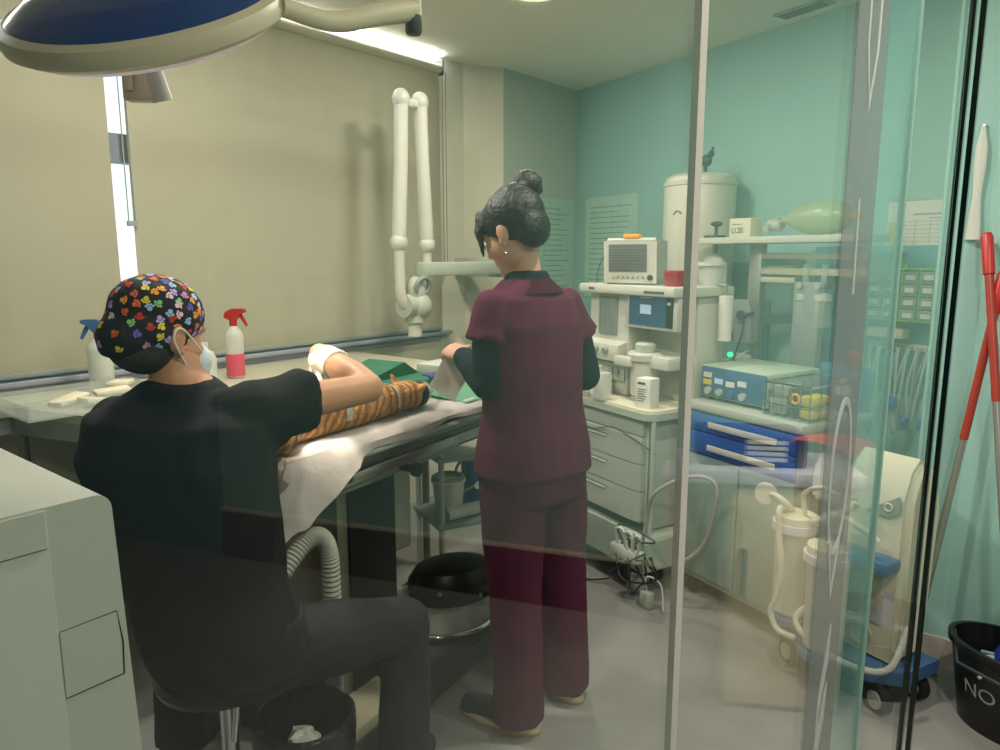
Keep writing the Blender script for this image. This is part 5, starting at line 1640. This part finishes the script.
def flowmeter(x, label):
    t = thing('oxygen_flowmeter', label, 'flowmeter', TW(x, -0.33, 1.14), A_T, 'flowmeters on the rail')
    m = M(); m.lathe([(0, 0), (0.032, 0.0), (0.035, 0.01), (0.035, 0.10), (0.030, 0.115), (0, 0.115)], n=22); obj('humidifier_bottle', m, 'clear', t)
    m = M(); m.lathe([(0, 0.1155), (0.036, 0.1155), (0.036, 0.14), (0.012, 0.15), (0, 0.15)], n=22); obj('lid', m, 'white', t)
    m = M(); m.lathe([(0, 0.151), (0.013, 0.151), (0.013, 0.27), (0, 0.272)], n=16); obj('meter_tube', m, 'clear', t)
    m = M(); m.box(-0.03, 0.03, -0.015, 0.02, 0.165, 0.195, 0.004); obj('regulator', m, 'dkgrey', t)
    m = M(); m.cyl((0.0, -0.016, 0.18), (0, -0.045, 0.18), 0.014, n=14); obj('knob', m, 'offwhite', t)


flowmeter(2.115, 'left one of the two clear flowmeters on the wall rail')
flowmeter(2.205, 'right one of the two clear flowmeters on the wall rail')

# chart
t = thing('wall_chart', 'paper table chart with a yellow column pinned above the green drawer rack', 'chart', TW(2.475, 0, 1.40), A_T)
m = M(); m.box(-0.21, 0.19, -0.004, -0.001, 0, 0.275); obj('sheet', m, 'paper', t)
m = M(); m.box(-0.205, -0.155, -0.0052, -0.0042, 0.01, 0.19); obj('yellow_column', m, 'yellow', t)
m = M()
for i in range(11):
    m.box(-0.15, 0.16, -0.0052, -0.0042, 0.02 + i * 0.017, 0.0215 + i * 0.017)
for i in range(6):
    m.box(-0.15 + i * 0.062, -0.1485 + i * 0.062, -0.0052, -0.0042, 0.02, 0.19)
m.box(-0.10, 0.10, -0.0052, -0.0042, 0.215, 0.222); m.box(-0.03, 0.12, -0.0052, -0.0042, 0.200, 0.204)
obj('printed_grid', m, mat('pale_grid', '#a59f92', 0.7), t)
m = M(); m.box(-0.215, 0.195, -0.008, -0.001, 0.2755, 0.292, 0.002); obj('top_clip', m, 'clear', t)

# drawer rack
t = thing('drawer_rack', 'lime green rack of small labelled clear drawers on the turquoise wall', 'drawer rack', TW(2.445, -0.001, 1.175), A_T)
m = M()
m.box(-0.19, 0.19, -0.10, 0.0, 0.0, 0.006); m.box(-0.19, 0.19, -0.10, 0.0, 0.214, 0.220); m.box(-0.19, 0.19, -0.006, 0.0, 0.0061, 0.2139)
for i in range(6):
    x = -0.19 + 0.0755 * i
    m.box(x, x + 0.0045, -0.10, -0.0061, 0.0061, 0.2139)
for i in range(1, 4):
    m.box(-0.1899, 0.1899, -0.099, -0.0062, 0.0525 * i + 0.002, 0.0525 * i + 0.006)
obj('rack_frame', m, 'lime', t)
for r_ in range(4):
    for c_ in range(5):
        x, z = -0.1515 + 0.0755 * c_, 0.0085 + 0.0525 * r_
        m = M(); m.box(x - 0.031, x + 0.031, -0.104, -0.03, z, z + 0.040, 0.003); d = obj('drawer', m, 'greypl', t)
        m = M(); m.box(x - 0.019, x + 0.019, -0.1062, -0.1042, z + 0.008, z + 0.028); obj('paper_label', m, 'paper', d)
        m = M(); m.box(x - 0.02, x + 0.02, -0.110, -0.1042, z + 0.031, z + 0.036, 0.001); obj('pull', m, 'hose', d)
m = M(); m.box(-0.10, -0.06, -0.03, -0.001, 0.2205, 0.235, 0.003); obj('hanging_tab', m, 'lime', t)

# hook rail with hanging tubes
t = thing('hook_rail', 'cream rail of hooks below the lime green drawer rack', 'hook rail', TW(2.435, -0.001, 1.045), A_T)
m = M(); m.box(-0.20, 0.20, -0.02, 0.0, 0, 0.028, 0.003); obj('rail_board', m, 'card', t)
for i in range(9):
    m = M(); x = -0.17 + 0.042 * i; m.tube([(x, -0.0205, 0.014), (x, -0.05, 0.010), (x, -0.058, 0.020)], 0.004, n=7); obj('hook', m, 'greypl', t)
rnd = random.Random(21)
pos = ['first from the left', 'second from the left', 'third from the left', 'fourth from the left', 'fifth from the left', 'sixth from the left', 'seventh from the left', 'eighth from the left', 'last on the right']
bl = {0: 0.27, 1: 0.36, 2: 0.225, 4: 0.235, 5: 0.31, 7: 0.30}
for i in range(9):
    x = -0.17 + 0.042 * i
    L = 0.30 + 0.10 * rnd.random()
    t = thing('hanging_tube', 'translucent breathing tube hanging %s on the hook rail' % pos[i] + (', with a blue connector' if i in bl else ''), 'tube', TW(2.435 + x, -0.052, 1.052), A_T, 'tubes on the hook rail')
    s_ = rnd.uniform(-0.03, 0.03)
    for k in (0, 1):
        m = M()
        m.tube(catmull([(0.004 * k, 0, 0.008), (s_ * .3 + 0.010 * (k - .5), -0.012, -0.05), (s_ + 0.03 * (k - .5), -0.016 - 0.012 * k, -L * .45), (s_ * 1.6 + 0.02 * (k - .5), -0.012, -L * .75), (s_ * 2 - 0.012 * (k - .5), -0.006, -L)], 6), 0.0052, n=7)
        obj('tube', m, 'milky' if (i + k) % 3 else 'hose', t)
    if i in bl:
        m = M(); z_ = -bl[i]
        m.lathe([(0, z_ - 0.030), (0.010, z_ - 0.028), (0.016, z_), (0.016, z_ + 0.020), (0.008, z_ + 0.03), (0, z_ + 0.03)], (s_ * 1.6, -0.034, 0), n=14)
        obj('blue_connector', m, mat('bright_blue', '#1766c2', 0.35), t)

# ------------------------------------------------------------------ suction unit
SU = (1.243, 2.09, 0)
t = thing('suction_unit', 'white suction machine on a blue wheeled base beside the glass door', 'medical machine', SU, A_T)
m = M()
prof = [(0.0, 0.16), (0.0, 0.70), (0.03, 0.79), (0.07, 0.825), (0.12, 0.81), (0.155, 0.76), (0.165, 0.66), (0.165, 0.16)]
m.prism([(y + 0.02, z) for y, z in prof], -0.235, -0.010, 'yz')
bmesh.ops.bevel(m.bm, geom=[e for e in m.bm.edges if e.is_valid and abs(e.verts[0].co.x - e.verts[1].co.x) < 1e-5], offset=0.022, segments=3, affect='EDGES')
obj('housing', m, 'card', t)
m = M(); m.prism([(-0.15, 0.640), (-0.045, 0.712), (-0.035, 0.695), (-0.04, 0.66), (-0.07, 0.640)], 0.010, 0.0198)
m.T = Matrix.Identity(4); pl = obj('control_label', m, 'greypl', t)
m = M(); m.torus((-0.072, 0.008, 0.672), 0.012, 0.003, ax=(0, 1, 0)); obj('dial', m, 'white', pl)
m = M(); m.cyl((-0.19, 0.0199, 0.655), (-0.19, 0.004, 0.655), 0.009, n=14); obj('port', m, 'dkgrey', t)
m = M(); m.box(-0.27, -0.02, -0.065, 0.019, 0.475, 0.515, 0.008); obj('blue_ledge', m, 'blueplastic', t)
m = M(); m.prism([(-0.41, 0.0), (-0.36, -0.05), (-0.06, -0.05), (0.02, 0.02), (0.03, 0.20), (-0.41, 0.20)], 0.105, 0.150, 'xy'); obj('base', m, 'blueplastic', t)
m = M(); m.box(-0.40, 0.0, 0.0, 0.185, 0.078, 0.1045, 0.004); obj('base_skirt', m, 'dkgrey', t)
m = M(); m.box(-0.20, -0.07, 0.010, 0.0185, 0.28, 0.49, 0.001)
for z_ in (0.33, 0.38, 0.43):
    m.box(-0.20, -0.07, 0.008, 0.0099, z_, z_ + 0.003)
obj('side_vent', m, 'beige', t)
m = M(); m.torus((-0.13, 0.016, 0.22), 0.035, 0.006, ax=(0, 1, 0)); obj('recess_ring', m, 'beige', t)
for (x, y) in ((-0.035, -0.012), (-0.37, -0.01), (-0.02, 0.17), (-0.37, 0.17)):
    m = M(); m.cyl((x - 0.005, y - 0.015, 0.045), (x + 0.005, y + 0.015, 0.045), 0.045, n=24); cs = obj('caster', m, 'rubber', t)
    m = M(); m.cyl((x - 0.0065, y - 0.0195, 0.045), (x + 0.0065, y + 0.0195, 0.045), 0.029, n=20); obj('hub_cap', m, 'offwhite', cs)
    m = M(); m.cyl((x, y, 0.07), (x, y, 0.1049), 0.012, n=12); obj('fork', m, 'dkgrey', cs)
# left canister hood with canister
m = M(); m.prism([(-0.395, 0.60), (-0.385, 0.74), (-0.35, 0.785), (-0.27, 0.775), (-0.245, 0.60)], 0.06, 0.19)
bmesh.ops.bevel(m.bm, geom=list(m.bm.edges), offset=0.018, segments=2, affect='EDGES')
obj('hood', m, 'white', t)
m = M(); m.cyl((-0.32, 0.15, 0.151), (-0.32, 0.15, 0.61), 0.03, n=18); obj('hood_post', m, 'white', t)
for cx, cz in ((-0.375, 0.0), (-0.215, -0.05)):
    m = M(); m.lathe([(0, 0.20), (0.052, 0.20), (0.062, 0.21), (0.066, 0.52), (0, 0.52)], (cx, -0.02 if cz == 0 else -0.06, cz), n=26); cn = obj('canister', m, 'milky', t)
    m = M(); m.lathe([(0.066, 0.505), (0.078, 0.507), (0.078, 0.535), (0.066, 0.535)], (cx, -0.02 if cz == 0 else -0.06, cz), n=26); obj('ring', m, 'lav', cn)
    m = M(); m.lathe([(0, 0.5355), (0.070, 0.5355), (0.068, 0.560), (0.03, 0.568), (0, 0.568)], (cx, -0.02 if cz == 0 else -0.06, cz), n=26); obj('lid', m, 'card', cn)
    m = M(); m.lathe([(0.0672, 0.165), (0.075, 0.17), (0.075, 0.195), (0.0, 0.199), (0, 0.165)], (cx, -0.02 if cz == 0 else -0.06, cz), n=26); obj('holder', m, 'blueplastic', cn)
m = M(); m.tube(catmull([(-0.455, -0.06, 0.615), (-0.42, -0.07, 0.62), (-0.385, -0.06, 0.60), (-0.385, -0.03, 0.57)], 8), 0.010, n=9)
m.lathe([(0, -0.010), (0.038, -0.010), (0.041, 0.0), (0.037, 0.012), (0, 0.014)], (-0.475, -0.06, 0.612), n=26, ax=(0.3, -1, 0.1))
obj('filter_disc', m, 'whitehose', t)
m = M(); m.tube(catmull([(-0.41, -0.03, 0.56), (-0.385, -0.10, 0.59), (-0.375, -0.105, 0.50), (-0.355, -0.108, 0.38), (-0.365, -0.11, 0.28), (-0.385, -0.11, 0.22), (-0.355, -0.11, 0.165), (-0.29, -0.10, 0.158)], 8), 0.010, n=9); obj('suction_hose', m, 'whitehose', t)
m = M(); m.tube(catmull([(-0.32, -0.02, 0.55), (-0.24, -0.06, 0.59), (-0.16, -0.06, 0.65), (-0.14, -0.055, 0.68)], 8), 0.012, n=9)
m.tube(catmull([(-0.30, -0.02, 0.56), (-0.20, -0.06, 0.62), (-0.10, -0.06, 0.60), (-0.06, -0.05, 0.575)], 8), 0.011, n=9)
m.tube(catmull([(-0.34, -0.02, 0.565), (-0.33, -0.05, 0.65), (-0.27, -0.05, 0.69), (-0.22, -0.03, 0.675)], 8), 0.008, n=9)
obj('hose_coil', m, 'whitehose', t)
m = M(); m.tube(catmull([(-0.26, -0.03, 0.30), (-0.30, -0.09, 0.22), (-0.20, -0.10, 0.165), (-0.05, -0.09, 0.165), (0.02, -0.06, 0.20), (0.03, 0.0, 0.32)], 8), 0.010, n=9); obj('drain_hose', m, 'whitehose', t)
# pink cloth
m = M(); g = []
for i in range(15):
    row = []
    for j in range(9):
        u, v_ = i / 14 * 2 - 1, j / 8 * 2 - 1
        row.append(Vector((0.115 * u + 0.03 * v_, 0.075 * v_, 0.036 - 0.030 * abs(u) ** 3 - 0.022 * abs(v_) ** 3 + 0.006 * noise.noise(Vector((u * 2, v_ * 2, 5))))))
    g.append(row)
m.sheet(g, 0.024)
su = lambda x, y, z: fr(SU, -59.1)(x, y, z)
tag(obj('folded_cloth', m, 'pinkcloth', None, su(-0.325, 0.115, 0.800), A_T + 0.1), 'folded coral red cloth on the white hood of the suction machine', 'cloth')
# dark bin behind unit at pier
t = thing('black_tub', 'black tub half hidden behind the dark edges of the glass door', 'tub', su(0.16, 0.42, 0), 0)
t.location = RW(-0.16, -0.21, 0)
m = M(); m.lathe([(0, 0), (0.06, 0), (0.075, 0.20), (0.085, 0.205), (0.085, 0.225), (0.070, 0.222), (0.055, 0.01), (0, 0.01)], n=26); obj('tub_body', m, 'black', t)

# ------------------------------------------------------------------ mops and bucket in the doorway
BK = Vector((1.575, 2.02, 0))
t = thing('mop_bucket', 'black oval mop bucket with white lettering by the turquoise wall', 'bucket', BK, A_T)
m = M()


def oval(z, k):
    return [Vector((0.185 * k * math.cos(2 * PI * i / 40), 0.125 * k * math.sin(2 * PI * i / 40), z)) for i in range(40)]


m.rings([oval(0.0, 0.80), oval(0.24, 1.0), oval(0.245, 1.06), oval(0.268, 1.07), oval(0.270, 0.98), oval(0.24, 0.95), oval(0.02, 0.76)])
obj('bucket_body', m, 'black', t)
m = M(); m.tube([(-0.19, 0, 0.262), (-0.10, -0.150, 0.225), (0.06, -0.165, 0.220), (0.19, -0.02, 0.262)], 0.005, n=8); obj('bail_handle', m, 'dkgrey', t)
m = M(); m.rings([oval(0.16, 0.90), oval(0.175, 0.90)]); obj('wringer_plate', m, 'dkgrey', t)
lt = text('NO', 0.062, 'lettering', 'hose', t, Matrix.Identity(4))
for v_ in lt.data.vertices:
    u_, q_, e_ = v_.co.x, v_.co.y + 0.115, v_.co.z
    a_ = math.radians(-108) + u_ / 0.155
    k_ = 0.80 + 0.2 * q_ / 0.24 + 0.006 + e_ * 4
    v_.co = Vector((0.185 * k_ * math.cos(a_), 0.125 * k_ * math.sin(a_), q_))


def mop(top, foot, r, label, strings):
    d_ = (top - foot)
    t = thing('mop', label, 'mop', foot, 0)
    L = d_.length
    n_ = d_.normalized()
    m = M(); m.tube([n_ * (0.10 * L), n_ * (0.60 * L)], r, n=14); obj('handle_tube', m, 'alu', t, label='pale grey lower tube')
    m = M(); m.tube([n_ * (0.601 * L), n_ * (0.90 * L)], r * 1.15, n=14); obj('handle', m, 'handle_red', t)
    m = M(); m.tube([n_ * (0.9005 * L), n_ * (0.99 * L), n_ * L], [r * 1.5, r * 1.6, r * 1.1], n=14); obj('grip', m, 'red', t)
    m = M(); m.lathe([(0, 0.0), (0.045, 0.0), (0.040, 0.02), (0.020, 0.05), (0.018, 0.10), (0, 0.105)], n_ * 0.03, n=20, ax=n_); obj('socket', m, mat('mop_blue', '#22389a', 0.4), t)
    m = M(); rnd = random.Random(4)
    for i in range(60):
        a = rnd.uniform(0, 2 * PI); k = rnd.uniform(0.35, 1.0) * strings
        p0 = n_ * 0.032 + Vector((0.02 * math.cos(a), 0.02 * math.sin(a), 0))
        m.tube(catmull([p0, Vector((0.5 * k * math.cos(a), 0.4 * k * math.sin(a), 0.018)), Vector((k * math.cos(a), 0.68 * k * math.sin(a), rnd.uniform(-0.012, 0.012)))], 4), 0.006, n=5)
    o = obj('mop_strings', m, 'mopstring', t)
    o['kind'] = 'stuff'
    return t


a1 = RW(0.02, -0.045, 1.52)
mop(a1, BK + Vector((-0.01, 0.01, 0.20)), 0.0115, 'red handled mop standing in the black bucket', 0.14)
mop(RW(0.085, -0.045, 1.40), Vector((1.43, 2.33, 0.02)), 0.0115, 'second red handled mop leaning in the corner behind the first', 0.10)
t = thing('hanging_sleeve', 'long milky white plastic sleeve hanging on the turquoise wall above the mops', 'plastic sleeve', RW(-0.030, -0.030, 1.50), A_T)
m = M(); m.rings([[Vector((0.026 * k_ * math.cos(2 * PI * i / 14), 0.008 * math.sin(2 * PI * i / 14), z_)) for i in range(14)] for z_, k_ in ((0.0, 0.9), (0.06, 0.75), (0.14, 0.5), (0.24, 0.75), (0.30, 0.7), (0.36, 0.2))]); obj('sleeve', m, 'milky', t)
m = M(); m.cyl((0, -0.001, 0.361), (0, 0.011, 0.361), 0.006, n=10); obj('pin', m, 'alu', t)

# ------------------------------------------------------------------ under the operating table
P = TB(0.80, 0.12, 0.111)
t = thing('floor_unit', 'black domed unit with a pale base standing on the foot of the operating table', 'floor unit', P, A_TB - 0.55)
t.scale = (0.93, 0.93, 0.80)
m = M(); m.prism([(-0.20, 0.02), (-0.20, 0.09), (-0.16, 0.125), (0.18, 0.125), (0.22, 0.09), (0.22, 0.02)], -0.14, 0.16); obj('base', m, 'offwhite', t)
m = M(); m.rings([[Vector((0.02 + a_ * math.cos(2 * PI * i / 36), 0.01 + b_ * math.sin(2 * PI * i / 36), z_)) for i in range(36)] for z_, a_, b_ in ((0.126, 0.165, 0.120), (0.16, 0.185, 0.135), (0.22, 0.180, 0.130), (0.27, 0.150, 0.105), (0.29, 0.08, 0.06))]); obj('dome', m, 'black', t)
m = M(); m.tube(catmull([(-0.185, -0.10, 0.06), (-0.12, -0.165, 0.045), (0.02, -0.175, 0.04), (0.12, -0.15, 0.055)], 8), 0.012, n=10); obj('handle_bar', m, 'chrome', t)
for (x, y) in ((-0.15, -0.09), (0.17, -0.09), (-0.15, 0.11), (0.17, 0.11)):
    m = M(); m.cyl((x, y, 0), (x, y, 0.0199), 0.02, n=12); obj('foot', m, 'rubber', t)
for (x, z) in ((-0.10, 0.20), (0.06, 0.165), (0.12, 0.19)):
    m = M(); m.ell((0.02 + x, -0.118 if abs(x) < .1 else -0.10, z), 0.010, n=10, m=8); obj('button', m, 'greypl', t)

P = Vector((-0.05, 3.07, 0))
t = thing('low_trolley', 'pale two level trolley with bottles behind the standing person', 'trolley', P, A_TB - 0.55)
for z_ in (0.335, 0.62):
    m = M(); m.box(-0.30, 0.18, -0.15, 0.15, z_, z_ + 0.022, 0.004); obj('shelf', m, 'greypl' if z_ < .5 else 'offwhite', t)
for (x, y) in ((-0.28, -0.13), (0.16, -0.13), (-0.28, 0.13), (0.16, 0.13)):
    m = M(); m.cyl((x, y, 0.001), (x, y, 0.70), 0.012, n=12); obj('leg', m, 'offwhite', t)
m = M(); m.box(0.00, 0.145, -0.14, -0.13, 0.36, 0.615); obj('side_panel', m, 'greypl', t)
q = fr((P.x, P.y), math.degrees(A_TB - 0.55))
t2 = thing('white_pail', 'white pail on the lower shelf of the pale trolley', 'pail', q(-0.21, -0.04, 0.3575), 0)
m = M(); m.lathe([(0, 0), (0.055, 0), (0.068, 0.15), (0.075, 0.152), (0.070, 0.165), (0, 0.165)], n=24); obj('pail_body', m, 'white', t2)
m = M(); m.torus((0, 0, 0.165), 0.06, 0.012); obj('rim', m, 'greypl', t2)
m = M(); m.cyl((-0.10, -0.09, 0.03), (0.10, -0.06, 0.03), 0.028, n=18)
tag(obj('white_bottle', m, 'white', None, q(-0.15, -0.02, 0.3575), A_TB - 0.55), 'white bottle lying on the lower shelf of the pale trolley', 'bottle')
t2 = thing('blue_canister', 'blue canister with a round gauge on the lower shelf of the pale trolley', 'canister', q(-0.06, 0.03, 0.3575), A_TB - 0.55)
m = M(); m.box(-0.04, 0.04, -0.05, 0.05, 0, 0.20, 0.008); obj('canister_body', m, 'drawerblue', t2)
m = M(); m.cyl((-0.01, -0.051, 0.11), (-0.01, -0.068, 0.11), 0.018, n=18); obj('gauge', m, 'chrome', t2)
m = M(); m.tube(catmull([(-0.02, -0.06, 0.11), (-0.10, -0.08, 0.10), (-0.11, -0.06, 0.19), (-0.05, -0.03, 0.24)], 8), 0.006, n=8); obj('tube', m, 'greypl', t2)

# corrugated hose at the left end of the table
t = thing('corrugated_hose', 'grey corrugated air hose arching at the left end of the operating table', 'hose', TB(0.08, -0.01, 0), 0)
m = M()
hp = catmull([TB(-0.17, -0.03, 0.60), TB(-0.11, -0.03, 0.68), TB(-0.03, -0.03, 0.738), TB(0.025, -0.03, 0.738), TB(0.055, -0.03, 0.68), TB(0.06, -0.03, 0.55), TB(0.065, -0.03, 0.40), TB(0.10, 0.02, 0.20)], 10)
m.tube(hp, 0.025, n=16, rib=0.0075)
obj('ribbed_hose', m, 'hose', t, world=True)
m = M(); m.cyl(TB(0.105, 0.03, 0.1605), TB(0.10, 0.02, 0.205), 0.030, n=18); obj('cuff', m, 'greypl', t, world=True)

# ------------------------------------------------------------------ lobby things seen mirrored in the glass
m = M(); wallquad(m, RW(0.78, -0.035), RW(3.14, -0.035), 0, 0.235, 0.03)
struct('baseboard_lobby', m, 'darkwood', 'tall black plinth board along the lobby wall, mirrored in the glass', 'baseboard')
m = M(); wallquad(m, RW(0.78, -0.040), RW(3.14, -0.040), 0.236, 0.246, 0.035)
struct('trim_4', m, 'card', 'cream trim line on top of the black plinth board', 'trim')
t = thing('lobby_cabinet', 'beige lobby cabinet with a lavender white top, mirrored in the glass at the right', 'cabinet', (1.45, 1.80, 0), math.atan2(-0.31, 0.12))
m = M(); m.box(0.0, 0.36, 0.0, 0.22, 0.0, 0.755, 0.004); obj('carcass', m, 'lobbybeige', t)
m = M(); m.box(-0.02, 0.52, -0.03, 0.235, 0.7555, 0.80, 0.008); obj('top', m, 'lav', t)
m = M(); m.box(0.01, 0.35, -0.012, -0.0005, 0.02, 0.745, 0.003); d = obj('door', m, 'lobbybeige', t)
m = M(); m.box(0.31, 0.325, -0.026, -0.0125, 0.40, 0.55, 0.002); obj('handle', m, 'steel', d)
ly = fr((1.45, 1.80), math.degrees(math.atan2(-0.31, 0.12)))
t = thing('blue_printer', 'navy blue desktop device with paper labels on the lobby cabinet, mirrored in the glass', 'printer', ly(0.30, 0.10, 0.8005), math.atan2(-0.31, 0.12))
m = M(); m.box(-0.16, 0.16, -0.08, 0.10, 0, 0.10, 0.01); obj('housing', m, 'navy', t)
m = M()
for i in range(4):
    m.box(-0.10, 0.02, -0.083, -0.0805, 0.02 + i * 0.018, 0.032 + i * 0.018)
obj('paper_label', m, 'paper', t)
t = thing('lobby_bin', 'tapered grey bin by the lobby wall, mirrored in the glass beside the beige cabinet', 'bin', RW(0.92, -0.17, 0), A_T)
t.scale = (0.75, 0.75, 1.0)
m = M(); m.rings([[Vector((x * k, y * k, z)) for x, y in ((-0.15, -0.11), (0.15, -0.11), (0.15, 0.11), (-0.15, 0.11))] for z, k in ((0.0, 0.82), (0.62, 1.0), (0.625, 1.08), (0.66, 1.08), (0.66, 0.98), (0.03, 0.78))]); obj('bin_body', m, 'beige', t)
m = M(); m.box(-0.165, 0.165, -0.125, 0.125, 0.661, 0.69, 0.008); obj('lid', m, 'lav', t)

bpy.context.view_layer.update()
